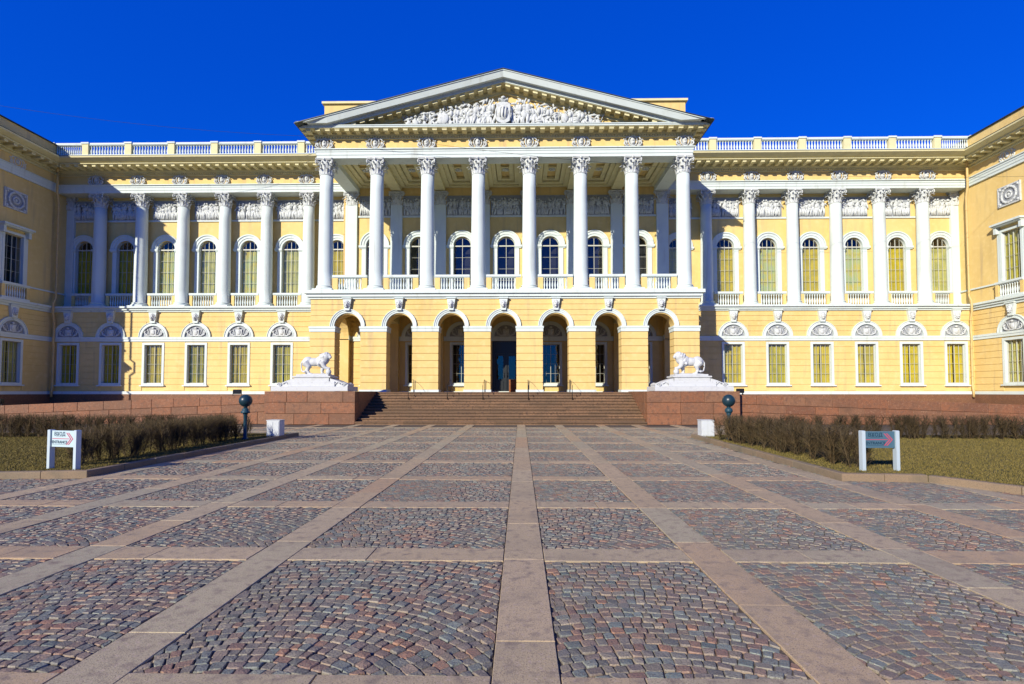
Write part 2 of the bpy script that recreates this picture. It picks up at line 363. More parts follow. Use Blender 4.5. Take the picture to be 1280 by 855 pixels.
def keystone(parent, x, y, z, s=1.0):
    k = link('keystone', cached('ks', lion_mask), parent, (x, y, z)); link('mask', cached('mf', mask_face), k); k.scale = (s, 1, s); return k
def cartouche_mesh():
    rd = random.Random(3); m = MB(); ell(m, (0, 0, .33), (.17, .1, .27)); ell(m, (0, -.09, .40), (.07, .05, .09)); ell(m, (0, -.08, .22), (.08, .05, .06))
    tube(m, [(.25 * math.cos(a), -.05, .33 + .31 * math.sin(a)) for a in [2 * PI * k / 14 for k in range(15)]], .04, 5)
    for s in (-1, 1):
        tube(m, [(s * x, -.05, z) for x, z in ((.24, .05), (.42, .06), (.52, .18), (.47, .33), (.36, .33), (.35, .23), (.42, .21))], [.05, .055, .06, .05, .045, .035, .03], 5)
        tube(m, [(s * x, -.05, z) for x, z in ((.2, .58), (.36, .56), (.45, .45), (.4, .4))], [.05, .05, .045, .03], 5)
        for k in range(5): ell(m, (s * (.3 + .06 * k), -.06, .1 + .08 * k + rd.uniform(-.03, .03)), (.05, .04, .05), None, 6, 4)
    for k in range(5): ell(m, (-.14 + .07 * k, -.06, .63 - abs(k - 2) * .03), (.04, .04, .07), None, 6, 4)
    return m.mesh('cartouche', 'relief')
def figure(m, rd, x, z, h, y=0, lean=0):
    """a small standing relief figure with draped body, arms and legs"""
    L = lambda t, dx=0: (x + lean * t * h + dx, z + t * h)
    px, pz = L(.9); ell(m, (px, y - .05, pz), (.055 * h, .05 * h, .07 * h), None, 6, 4)
    px, pz = L(.66); ell(m, (px, y - .03, pz), (.12 * h, .07 * h, .17 * h), (0, rd.uniform(-.3, .3), 0), 7, 4)
    px, pz = L(.44); ell(m, (px, y - .03, pz), (.11 * h, .07 * h, .13 * h), None, 7, 4)
    for s in (-1, 1):
        k = rd.uniform(.02, .14) * s; a = L(.42, s * .05 * h); b = L(.22, k * h); c = L(0, k * h + rd.uniform(-.06, .06) * h)
        tube(m, [(a[0], y - .03, a[1]), (b[0], y - .05, b[1]), (c[0], y - .02, c[1])], [.075 * h, .055 * h, .04 * h], 5)
        a = L(.76, s * .1 * h); e = L(rd.uniform(.45, .95), s * rd.uniform(.14, .26) * h); f = L(rd.uniform(.4, 1.0), s * rd.uniform(.1, .36) * h)
        tube(m, [(a[0], y - .02, a[1]), (e[0], y - .06, e[1]), (f[0], y - .05, f[1])], [.045 * h, .036 * h, .028 * h], 5)
    if rd.random() < .6:
        for k in range(3): q = x + rd.uniform(-.14, .14) * h; tube(m, [(q, y - .02, z + .5 * h), (q + rd.uniform(-.08, .08) * h, y - .04, z + .02)], [.03 * h, .05 * h], 4)
def relief_mesh(seed, w=1.86, h=1.26):
    rd = random.Random(seed); m = MB(); n = 9
    box(m, -w / 2 - .06, w / 2 + .06, -.09, .02, -.08, -.02)
    for i in range(n):
        x = -w / 2 + w * (i + .5) / n + rd.uniform(-.05, .05); figure(m, rd, x, .02, h * rd.uniform(.74, .98), -.01 - .05 * rd.random(), rd.uniform(-.12, .12))
    for k in range(3):
        x = rd.uniform(-.7, .7); tube(m, [(x, -.05, .1), (x + rd.uniform(-.35, .35), -.05, h * .97)], .018, 4)
    for k in range(2): ell(m, (rd.uniform(-.7, .7), -.06, rd.uniform(.35, .7)), (.13, .05, .16), None, 8, 4)
    return m.mesh('relief_figures', 'relief')
def relief_panel(parent, x, y, z, w, h, seed):
    g = link('relief_panel', None, parent, (x, y, z))
    def back():
        b = MB(); box(b, -w / 2, w / 2, -.025, .03, 0, h)
        for s in (-1, 1): box(b, s * w / 2 - .035, s * w / 2 + .035, -.07, .03, 0, h)
        box(b, -w / 2 - .035, w / 2 + .035, -.07, .03, h, h + .07); return b.mesh('panel', 'backing')
    link('panel', cached(('rb', w, h), back), g); link('relief', cached(('rm', seed % 4, w, h), lambda: relief_mesh(seed % 4 + 11, w * .94, h)), g); return g
M['backing'] = mat('grey_relief_ground', (0.288, 0.304, 0.312), .85, [(5, (0.224, 0.232, 0.240), .5, .8)])
def lunette_mesh(rad=.78):
    m = MB(); rd = random.Random(5); q = rad / .78
    prism(m, [(-.2 * q, .06), (0, 0.02), (.2 * q, .06), (.22 * q, .5 * q), (-.22 * q, .5 * q)], -.1, 0); ell(m, (0, -.1, .3 * q), (.16 * q, .06, .2 * q)); ell(m, (0, -.1, .6 * q), (.1, .06, .08))
    for s in (-1, 1):
        tube(m, [(s * a * q, -.05, b * q) for a, b in ((.08, .06), (.35, .05), (.58, .16), (.62, .32), (.5, .42))], [.045, .05, .05, .045, .03], 5)
        for k in range(7):
            t = k / 6; a = .3 + .36 * math.sin(t * PI * .8); ell(m, (s * a * q, -.05, (.06 + .52 * t) * q), (.075, .04, .045), (0, rd.uniform(-1, 1), 0), 6, 4)
        tube(m, [(s * .24 * q, -.05, .1), (s * .42 * q, -.05, .55 * q)], .02, 4)
    return m.mesh('lunette_relief', 'relief')
def lunette(parent, x, y, z, key=True):
    g = link('lunette', None, parent, (x, y, z))
    def a():
        m = MB(); ring(m, 0, 0, .80, .86, -.13, .02); ring(m, 0, 0, .86, 1.0, -.10, .02); ring(m, 0, 0, 1.0, 1.04, -.14, .02); return m.mesh('archivolt', 'white')
    def b(): m = MB(); half_disc(m, 0, 0, .82, -.02, .03); return m.mesh('tympanum', 'backing')
    link('archivolt', cached('la', a), g); link('tympanum', cached('lb', b), g); link('relief', cached('lr', lunette_mesh), g, (0, -.02, .02))
    if key: keystone(parent, x, y - .06, z + .97, .98)
    return g

# windows: local x centred, y = 0 at the wall face, z from the sill
def bars(m, hw, zt, arched, y, rows, cols=2, t=.010):
    d = .035; o = .035
    for s in (-1, 1): box(m, s * hw - (o if s > 0 else 0), s * hw + (o if s < 0 else 0), y - d, y + d, 0, zt)
    box(m, -hw + o, hw - o, y - d, y + d, 0, o)
    for i in range(1, cols):
        x = -hw + 2 * hw * i / cols; top = zt + (math.sqrt(hw * hw - x * x) - .02 if arched else 0); tt = t * 1.5 if i * 2 == cols else t * .5
        box(m, x - tt, x + tt, y - d * .8, y + d * .8, o, top - .001)
    for z in rows: box(m, -hw + o, hw - o, y - d * .6, y + d * .6, z - t * .7, z + t * .7)
    if arched: ring(m, 0, zt, hw - o, hw, y - d, y + d, n=14); box(m, -hw + o, hw - o, y - d * 1.1, y + d * 1.1, zt - .04, zt + .04)
    else: box(m, -hw + o, hw - o, y - d, y + d, zt - o, zt)
def glass_m(hw, zt, arched, y):
    m = MB()
    if arched: p = [(-hw, 0), (hw, 0)] + [(hw * math.cos(PI * k / 14), zt + hw * math.sin(PI * k / 14)) for k in range(15)]
    else: p = [(-hw, 0), (hw, 0), (hw, zt), (-hw, zt)]
    m.add([(x, y, z) for x, z in p], [tuple(range(len(p)))]); return m.mesh('pane', 'glass')
def curtain_m(hw, z0, z1, y, mt, seed, slack=.05, gather=True):
    rd = random.Random(seed); m = MB(); n = 30; ph = rd.uniform(0, 6); vs = []; rows = 7
    for j in range(rows):
        t = j / (rows - 1)
        for i in range(n + 1):
            u = i / n; a = slack * (math.sin(u * 38 + ph) * .6 + math.sin(u * 23 + 2 * ph) * .4) * (1 - .3 * t)
            x = -hw + 2 * hw * u
            vs.append((x, y + a, z0 + (z1 - z0) * t))
    m.add(vs, [(j * (n + 1) + i, j * (n + 1) + i + 1, (j + 1) * (n + 1) + i + 1, (j + 1) * (n + 1) + i) for j in range(rows - 1) for i in range(n)], True)
    return m.mesh('curtain', mt)
def drapes_m(hw, z0, z1, y, seed):
    """two gathered curtains leaving a slit"""
    rd = random.Random(seed); m = MB(); w = rd.choice((.93, .98, 1.0, .97))
    for s in (-1, 1):
        n = 16; vs = []
        for j in range(7):
            t = j / 6; ww = hw * (w - .25 * math.sin(PI * t) ** 2 * rd.uniform(.0, .16))
            for i in range(n + 1): u = i / n; vs.append((s * (hw - ww * u), y + .05 * math.sin(u * 26 + seed), z0 + (z1 - z0) * t))
        f = [(j * (n + 1) + i, j * (n + 1) + i + 1, (j + 1) * (n + 1) + i + 1, (j + 1) * (n + 1) + i) for j in range(6) for i in range(n)]
        m.add(vs, f if s > 0 else [q[::-1] for q in f], True)
    return m.mesh('curtain', rd.choice(('curtain', 'curtain', 'curtain3') if seed % 2 else ('curtain3', 'curtain3', 'curtain', 'curtain4')))
def arch_window(parent, x, y, z, hw, zt, curtain=None, seed=0, surround=True):
    g = link('window', None, parent, (x, y, z))
    def fr(): m = MB(); bars(m, hw, zt, True, .16, [zt * k / 4 for k in (1, 2, 3)], 4 if curtain else 2); return m.mesh('frame', 'frame')
    link('frame', cached(('af', hw, zt, bool(curtain)), fr), g); link('pane', cached(('ag', hw, zt), lambda: glass_m(hw, zt, True, .17)), g)
    if curtain: link('curtain', curtain_m(hw + .05, -.02, zt * 1.0, .27, curtain, seed, .02), g)
    if surround:
        def su():
            m = MB()
            for s in (-1, 1):
                a, b = sorted((s * (hw + .003), s * (hw + .30))); box(m, a, b, -.06, .2, 0, zt - .12)
                a, b = sorted((s * (hw - .03), s * (hw + .50))); box(m, a, b, -.14, .2, zt - .12, zt + .02); a, b = sorted((s * (hw - .01), s * (hw + .45))); box(m, a, b, -.10, .2, zt - .19, zt - .121)
            ring(m, 0, zt + .021, hw + .003, hw + .15, -.06, .2); ring(m, 0, zt + .021, hw + .15, hw + .33, -.10, .05); ring(m, 0, zt + .021, hw + .33, hw + .42, -.15, .05)
            return m.mesh('surround', 'white')
        link('surround', cached(('as', hw, zt), su), g)
    return g
def rect_window(parent, x, y, z, hw, h, seed=0, curtain=True):
    g = link('window', None, parent, (x, y, z))
    def fr(): m = MB(); bars(m, hw, h, False, .14, [h * k / 4 for k in (1, 2, 3)], 4); return m.mesh('frame', 'frame')
    def su():
        m = MB()
        for s in (-1, 1): a, b = sorted((s * (hw + .002), s * (hw + .16))); box(m, a, b, -.07, .15, -.12, h + .16)
        box(m, -hw, hw, -.07, .15, h + .002, h + .16); return m.mesh('surround', 'white')
    def si(): m = MB(); box(m, -hw - .24, hw + .24, -.17, .15, -.21, -.122); box(m, -hw - .01, hw + .01, -.1, .15, -.12, -.002); return m.mesh('sill', 'white')
    link('frame', cached(('rf', hw, h), fr), g); link('pane', cached(('rg', hw, h), lambda: glass_m(hw, h, False, .15)), g)
    link('surround', cached(('rs', hw, h), su), g); link('sill', cached(('ri', hw, h), si), g)
    if curtain: link('curtain', drapes_m(hw + .02, -.02, h + .02, .25, seed), g)
    return g
def stack(layers, x0, x1, y0, y1, sides='F'):
    """layered mouldings; layer = (projection, z0, z1); sides F, L, R tell where they project"""
    m = MB()
    for p, a, b in layers: box(m, x0 - (p if 'L' in sides else 0), x1 + (p if 'R' in sides else 0), y0 - p, y1, a, b)
    return m
def modillion_row(m, x0, x1, pitch, y0, y1, z0, z1, w=.24, fn=None):
    n = int(round((x1 - x0) / pitch)); p = (x1 - x0) / n
    for i in range(n):
        c = x0 + (i + .5) * p; dz = fn(c) if fn else 0
        box(m, c - w / 2, c + w / 2, y0, y1, z0 + dz, z1 + dz); box(m, c - w / 2 - .02, c + w / 2 + .02, y0 - .03, y1, z1 + dz - .035, z1 + dz + .01)
def dentil_row(m, x0, x1, y0, y1, z0, z1, pitch=.16):
    n = int((x1 - x0) / pitch)
    for i in range(n): c = x0 + (i + .5) * pitch; box(m, c - pitch * .3, c + pitch * .3, y0, y1, z0, z1)

# ------------------------------------------------------------ ground, pavement
XC = -1.02
g = MB(); box(g, -400, 400, -300, 500, -1, -.06); structure(part('ground', g, 'ground'))
pave = structure(link('pavement', None, None, (0, 14, 0)))
sx = [-15.7, -13.8, -11.95, -10.05, -8.15, -6.25, -4.43, -2.5, .03, 1.88, 3.95, 5.72, 7.65, 9.6, 11.5, 13.4]
sy = [.66 + 2.36 * k for k in range(11)]; sy = [.60, 2.90] + [round(3.02 + 2.36 * k, 3) for k in range(1, 10)]
SWX, SWY = .20, .20
# lawn outlines (plan)
LL = [(-8.33, 19.62), (-8.37, 10.04), (-10.0, 9.83), (-11.3, 8.3), (-14, 6.2), (-34, 2), (-34, 19.62)]
LR = [(6.18, 19.2), (5.97, 9.91), (7.44, 9.76), (8.05, 8.62), (9.3, 7.2), (12, 5.6), (32, 2), (32, 19.2)]
def inside(poly, x, y):
    c = False; n = len(poly)
    for i in range(n):
        x1, y1 = poly[i]; x2, y2 = poly[(i + 1) % n]
        if (y1 > y) != (y2 > y) and x < (x2 - x1) * (y - y1) / (y2 - y1) + x1: c = not c
    return c
def on_lawn(x, y): return inside(LL, x, y) or inside(LR, x, y)
b = MB(); box(b, -34, 32, -6, 27.4, -.055, -.015); part('bedding', b, 'sand', pave, (0, -14, 0))
slabs = []
def slab(x0, x1, y0, y1):
    if on_lawn((x0 + x1) / 2, (y0 + y1) / 2) and on_lawn((x0 + x1) / 2, max(y0, y1) + .3): return
    g_ = .004; slabs.append((x0 + g_, x1 - g_, y0 + g_, y1 - g_, random.random(), random.uniform(0, .004)))
for x in sx:
    y = .3 + random.random()
    while y < 26.35:
        l = random.choice((1.1, 1.4, 1.7, 2.2)); y2 = min(y + l, 26.0 if y < 25.6 else 26.38)
        if y2 - y > .1: slab(x - SWX, x + SWX, y, y2)
        y = y2 if y2 > y else 99
for y in sy:
    for a, c in zip(sx, sx[1:]):
        xa, xb = a + SWX, c - SWX; k = random.uniform(.3, .7) if random.random() < .7 else 1
        mid = xa + (xb - xa) * k; slab(xa, mid, y - SWY, y + SWY)
        if k < 1: slab(mid, xb, y - SWY, y + SWY)
def slab_add(m, s):
    x0, x1, y0, y1, t, dz = s; m.t = .001 + t; c = .004; z = .002 + dz
    m.add([(x0, y0, -.05), (x1, y0, -.05), (x1, y1, -.05), (x0, y1, -.05), (x0, y0, z - c), (x1, y0, z - c), (x1, y1, z - c), (x0, y1, z - c),
           (x0 + c, y0 + c, z), (x1 - c, y0 + c, z), (x1 - c, y1 - c, z), (x0 + c, y1 - c, z)],
          [(0, 1, 5, 4), (1, 2, 6, 5), (2, 3, 7, 6), (3, 0, 4, 7), (4, 5, 9, 8), (5, 6, 10, 9), (6, 7, 11, 10), (7, 4, 8, 11), (8, 9, 10, 11)])
def seen(x, y, mg=.3): return y > 2.2 and -(.995 * y + mg) < x + .017 * y < .96 * y + mg
def score(s):
    x, y = (s[0] + s[1]) / 2, (s[2] + s[3]) / 2
    return (s[1] - s[0]) * (s[3] - s[2]) / max(y, 1) ** 3 if seen(x, y, .2) else -1
slabs.sort(key=score, reverse=True)
for s in slabs[:296]:
    if score(s) <= 0: continue
    m = MB(); slab_add(m, s); part('paving_slab', m, 'slab', pave, (0, -14, 0))
m = MB()
for s in slabs[296:]: slab_add(m, s)
part('distant_slabs', m, 'slab', pave, (0, -14, 0), stuff=True)

# cobbles laid in arcs, one panel after another
def stone(q, z, tone, hi, jit):
    """q: 4x2 corners; returns verts, faces"""
    q = np.array(q); c = q.mean(0)
    if hi:
        o = []
        for i in range(4):
            p, pr, nx = q[i], q[i - 1], q[(i + 1) % 4]; k = .10 + .09 * jit[i]
            o.append(p + (pr - p) * k); o.append(p + (nx - p) * k)
        o = np.array(o); n = 8
    else: o = q; n = 4
    tx, ty = jit[4] * .075, jit[5] * .075
    def lay(sc, zz): p = c + (o - c) * sc; return [(a, b_, zz + (a - c[0]) * tx + (b_ - c[1]) * ty) for a, b_ in p]
    vs = lay(1, -.045) + lay(1, z - .008) + lay(.90, z); fs = []
    for j in range(2):
        for k in range(n): fs.append((j * n + k, j * n + (k + 1) % n, (j + 1) * n + (k + 1) % n, (j + 1) * n + k))
    if hi:
        vs.append((c[0], c[1], z + .001 + .004 * jit[6])); t = len(vs) - 1
        for k in range(n): fs.append((2 * n + k, 2 * n + (k + 1) % n, t))
    else: fs.append(tuple(2 * n + k for k in range(n)))
    return vs, fs
stones = []
rc = random.Random(21)
for ja, jb in zip(sy, sy[1:]):
    for ia, ib in zip(sx, sx[1:]):
        xa, xb, ya, yb = ia + SWX + .004, ib - SWX - .004, ja + SWY + .004, jb - SWY - .004
        if not any(seen(x, y, .2) for x in (xa, xb, (xa + xb) / 2) for y in (ya, yb)): continue
        if all(on_lawn(x, y) for x in (xa, xb) for y in (ya, yb)): continue
        cx = (xa + xb) / 2 + rc.uniform(-.9, .9); R0 = rc.uniform(.5, 1.6); cy = ya - R0; pitch = .082
        rmax = math.hypot(max(abs(xa - cx), abs(xb - cx)), yb - cy) + .1; r = max(.2, R0 - .1)
        while r < rmax:
            dr = pitch * rc.uniform(.94, 1.08); wob = rc.uniform(-.01, .01)
            a0 = PI / 2 - min(1.5, 2.2 / r); a1 = PI - a0; a = a0 + rc.random() * .1 / r
            while a < a1:
                w = rc.uniform(.062, .108); da = w / r; a2 = a + da; am = (a + a2) / 2
                X, Y = cx + (r + dr / 2) * math.cos(am), cy + (r + dr / 2) * math.sin(am)
                if xa - .03 < X < xb + .03 and ya - .03 < Y < yb + .03 and seen(X, Y, .1):
                    gp = .0030; ga = gp / r; q = []
                    for rr, aa in ((r + gp, a + ga), (r + gp, a2 - ga), (r + dr - gp, a2 - ga), (r + dr - gp, a + ga)):
                        x, y = cx + rr * math.cos(aa) + rc.uniform(-.0055, .0055), cy + rr * math.sin(aa) + rc.uniform(-.0055, .0055)
                        q.append((min(max(x, xa), xb), min(max(y, ya), yb)))
                    ar = abs((q[0][0] - q[2][0]) * (q[1][1] - q[3][1]) - (q[1][0] - q[3][0]) * (q[0][1] - q[2][1])) / 2
                    if ar > .0017 and not on_lawn(X, Y):
                        cw = (q[1][0] - q[0][0]) * (q[2][1] - q[1][1]) - (q[1][1] - q[0][1]) * (q[2][0] - q[1][0])
                        if cw < 0: q = q[::-1]
                        stones.append((ar / Y ** 3, Y, q, rc.uniform(-.006, .003), rc.random(), [rc.uniform(-1, 1) for _ in range(7)]))
                a = a2
            r += dr
stones.sort(key=lambda s: -s[0])
for s in stones[:296]:
    m = MB(); m.t = .001 + s[4]; vs, fs = stone(s[2], s[3], s[4], True, s[5]); m.add(vs, fs, False); part('cobblestone', m, 'cobble', pave, (0, -14, 0))
m = MB()
for s in stones[296:]:
    m.t = .001 + s[4]; vs, fs = stone(s[2], s[3], s[4], s[1] < 8.5, s[5]); m.add(vs, fs, False)
part('cobbles', m, 'cobble', pave, (0, -14, 0), stuff=True)
print('stones', len(stones), 'slabs', len(slabs))

# ------------------------------------------------------------ kerbs and lawns
def kerb(pts, side):
    k = structure(link('kerb', None, None, (pts[0][0], pts[0][1], 0))); w = .16; h = .13
    for (x0, y0), (x1, y1) in zip(pts, pts[1:]):
        L = math.hypot(x1 - x0, y1 - y0); n = max(1, round(L / .95)); dx, dy = (x1 - x0) / L, (y1 - y0) / L; nx, ny = -dy * side, dx * side
        for i in range(n):
            a, b_ = L * i / n + .006, L * (i + 1) / n - .006; m = MB(); m.t = random.random() + .01; c = .015; hh = h + random.uniform(-.006, .006)
            P = lambda s, t, z: (x0 + dx * s + nx * t - pts[0][0], y0 + dy * s + ny * t - pts[0][1], z)
            vs = [P(a, 0, -.05), P(b_, 0, -.05), P(b_, w, -.05), P(a, w, -.05), P(a, 0, hh - c), P(b_, 0, hh - c), P(b_, w, hh - c), P(a, w, hh - c),
                  P(a + c / 2, c, hh), P(b_ - c / 2, c, hh), P(b_ - c / 2, w - c, hh), P(a + c / 2, w - c, hh)]
            fs = [(0, 1, 5, 4), (1, 2, 6, 5), (2, 3, 7, 6), (3, 0, 4, 7), (4, 5, 9, 8), (5, 6, 10, 9), (6, 7, 11, 10), (7, 4, 8, 11), (8, 9, 10, 11)]
            if side < 0: fs = [f[::-1] for f in fs]
            m.add(vs, fs); part('kerb_stone', m, 'kerb', k)
kerb([(-8.33, 19.62), (-8.37, 10.04), (-10.0, 9.83), (-11.3, 8.3), (-14, 6.2)], -1)
kerb([(6.18, 19.2), (5.97, 9.91), (7.44, 9.76), (8.05, 8.62), (9.3, 7.2), (12, 5.6)], 1)
def shrink(poly, cx, cy, d):
    out = []
    for x, y in poly: v = Vector((cx - x, cy - y)).normalized() * d; out.append((x + v.x, y + v.y))
    return out
for nm, poly, c in (('lawn', LL, (-16, 14)), ('lawn', LR, (14, 14))):
    q = shrink(poly, *c, .1); m = MB(); n = len(q); m.add([(x, y, .105) for x, y in q] + [(x, y, -.05) for x, y in q], [tuple(range(n)), ] + [(i, i + n, (i + 1) % n + n, (i + 1) % n) for i in range(n)])
    o = structure(part(nm, m, 'lawn_soil'))
def grass(poly, n, xr, label):
    P = []
    q = shrink(poly, (xr[0] + xr[1]) / 2, 14, .24)
    rg = random.Random(n); vs = []; fs = []; tn = []
    while len(fs) < n:
        y = 5 + 14.5 * rg.random() ** 1.5; x = rg.uniform(*xr)
        if not inside(q, x, y) or abs(x) > y * 1.06 + 1: continue
        a = rg.random() * 6.28; w = .006 + .004 * rg.random(); h = rg.uniform(.015, .04); lx, ly = rg.uniform(-.03, .03), rg.uniform(-.03, .03)
        o = len(vs); vs += [(x - w * math.cos(a), y - w * math.sin(a), .10), (x + w * math.cos(a), y + w * math.sin(a), .10), (x + lx, y + ly, .105 + h)]; fs.append((o, o + 1, o + 2)); tn.append(.01 + min(1, max(0, rg.gauss(.45, .14))))
    m = MB(); m.v = vs; m.f = fs; m.sm = [False] * len(fs); m.tone = tn
    o = part('grass', m, 'grass', stuff=True); tag(o, label, 'grass')
grass(LL, 90000, (-20, -8.2), 'short dark green grass on the left lawn')
grass(LR, 90000, (5.9, 19), 'short dry yellowish grass on the right lawn')

# ------------------------------------------------------------ hedges of bare twigs
def hedge(p0, p1, width, height, n, label, seed):
    """p0 -> p1: centre line on the ground"""
    rg = np.random.default_rng(seed); L = math.hypot(p1[0] - p0[0], p1[1] - p0[1]); d = np.array([(p1[0] - p0[0]) / L, (p1[1] - p0[1]) / L]); nn = np.array([-d[1], d[0]])
    root = thing('hedge', label, 'hedge', (p0[0], p0[1], .1)); ns = int(L * 16)
    sb = np.stack([rg.uniform(0, L, ns), rg.uniform(-.28, .28, ns) * width], 1)
    def strands(A, B, C, r0, r1, r2):
        N = len(A); out = []
        for P, r in ((A, r0), (B, r1), (C, r2)):
            for k in range(3):
                a = k * 2.094; q = P.copy(); q[:, 0] += r * math.cos(a); q[:, 1] += r * math.sin(a); out.append(q)
        V = np.stack(out, 1).reshape(-1, 3); F = []
        for j in range(2):
            for k in range(3): F.append([j * 3 + k, j * 3 + (k + 1) % 3, (j + 1) * 3 + (k + 1) % 3, (j + 1) * 3 + k])
        F = (np.array(F)[None] + (np.arange(N) * 9)[:, None, None]).reshape(-1, 4); return V, F
    def mk(name, A, B, C, r, kind):
        V, F = strands(A, B, C, r, r * .75, r * .4); W3 = np.empty_like(V); W3[:, :2] = V[:, :1] * d + V[:, 1:2] * nn; W3[:, 2] = V[:, 2]
        me = bpy.data.meshes.new(name); me.vertices.add(len(W3)); me.vertices.foreach_set('co', W3.ravel())
        me.loops.add(F.size); me.loops.foreach_set('vertex_index', F.ravel()); me.polygons.add(len(F)); me.polygons.foreach_set('loop_start', np.arange(0, F.size, 4)); me.update(calc_edges=True)
        a = me.attributes.new('tone', 'FLOAT', 'FACE'); a.data.foreach_set('value', np.repeat(rg.random(len(A)) * .99 + .01, 6)); me.materials.append(M['twig'])
        o = link(name, me, root)
        if kind: o['kind'] = 'stuff'
    # stems
    A = np.stack([sb[:, 0], sb[:, 1], np.full(ns, -.02)], 1); C = A + np.stack([rg.normal(0, .14, ns), rg.normal(0, .16, ns) * width, height * rg.uniform(.7, 1, ns)], 1); B = (A + C) / 2 + rg.normal(0, .035, (ns, 3))
    mk('stems', A, B, C, .012, True)
    # twigs: fan up and out from the stems, clipped to the box
    i = rg.integers(0, ns, n); t = rg.beta(1.6, 1.5, n); base = np.where((t < .5)[:, None], A[i] + (B - A)[i] * (t * 2)[:, None], B[i] + (C - B)[i] * (t * 2 - 1)[:, None])
    ln = rg.uniform(.10, .36, n); az = rg.uniform(0, 6.283, n); el = rg.uniform(.35, 1.45, n)
    tip = base + np.stack([ln * np.cos(az) * np.cos(el) * 1.1, ln * np.sin(az) * np.cos(el) * 1.3, ln * np.sin(el)], 1)
    top = height + rg.normal(0, .018, n); tip[:, 2] = np.minimum(tip[:, 2], top); tip[:, 1] = np.clip(tip[:, 1], -width / 2 + rg.normal(0, .02, n), width / 2 + rg.normal(0, .02, n)); tip[:, 0] = np.clip(tip[:, 0], -.06, L + .06)
    mid = (base + tip) / 2 + rg.normal(0, .02, (n, 3)); mk('twigs', base, mid, tip, .0050, True)
hedge((-9.42, 10.75), (-9.50, 17.4), .95, .84, 10500, 'bare clipped twig hedge behind the pale entrance sign, along the left kerb', 1)
hedge((6.98, 10.8), (6.62, 17.2), .95, .84, 10500, 'bare clipped twig hedge behind the blue entrance sign, along the right kerb', 2)
hedge((-33, 17.75), (-9.2, 17.75), .95, .80, 30000, 'long bare hedge at the back of the left lawn before the granite ramp wall', 3)
hedge((7.2, 17.6), (31, 17.6), .95, .80, 30000, 'long bare hedge at the back of the right lawn before the granite ramp wall', 4)

# ------------------------------------------------------------ stairs, pedestals, ramp walls
YS = 26.38; ST = 11; RISE = .15; RUN = .38; XI = 7.35        # half width of the stairs
stairs = tag(link('granite_staircase', None, None, (XC, YS, 0)), 'wide brown granite staircase leading up to the arcade', 'staircase')
for k in range(ST):
    m = MB(); m.t = .01 + random.random() * .98
    # slab with a nosing, blocks side by side
    z1 = (k + 1) * RISE; y0 = k * RUN + .03; x = -XI + .01
    while x < XI - .02:
        x2 = min(x + random.uniform(1.7, 2.6), XI - .01); m.t = .01 + random.random() * .98
        cbox(m, x, x2 - .005, y0 - .06, y0 + RUN + .02, z1 - .055, z1, .012); box(m, x, x2 - .006, y0, y0 + RUN, k * RISE - .02, z1 - .055); x = x2
    part('step', m, 'step', stairs)
m = MB(); m.t = .3; box(m, -XI + .01, XI - .01, ST * RUN, 4.9, 1.2, 1.645); part('landing', m, 'step', stairs)
def blocks_wall(root, name, x0, x1, y0, y1, ztop, rows, lens, seed, base=0.0, first=0):
    """courses of separate granite blocks; ztop(x) is the top line, rows heights from the top"""
    rd = random.Random(seed); top = 0
    for ri, hgt in enumerate(rows):
        x = x0
        while x < x1 - .05:
            x2 = x + rd.uniform(*lens)
            if x1 - x2 < .5: x2 = x1
            m = MB(); m.t = .01 + rd.random() * .98; gp = .006; c = .012; f = rd.uniform(-.006, .006)
            A, B = x + gp, x2 - gp; za, zb = ztop(A) - top - gp, ztop(B) - top - gp; wa, wb = max(base, ztop(A) - top - hgt + gp), max(base, ztop(B) - top - hgt + gp)
            if za - wa > .05 or zb - wb > .05:
                vs = [(A + c, y0 + f, wa + c), (B - c, y0 + f, wb + c), (B - c, y0 + f, zb - c), (A + c, y0 + f, za - c), (A, y0 + f + c, wa), (B, y0 + f + c, wb), (B, y0 + f + c, zb), (A, y0 + f + c, za), (A, y1, wa), (B, y1, wb), (B, y1, zb), (A, y1, za)]
                m.add(vs, [(0, 1, 2, 3), (4, 5, 1, 0), (5, 6, 2, 1), (6, 7, 3, 2), (7, 4, 0, 3), (4, 8, 9, 5), (5, 9, 10, 6), (6, 10, 11, 7), (7, 11, 8, 4), (11, 10, 9, 8)]); part(name, m, 'granite', root)
            x = x2
        top += hgt
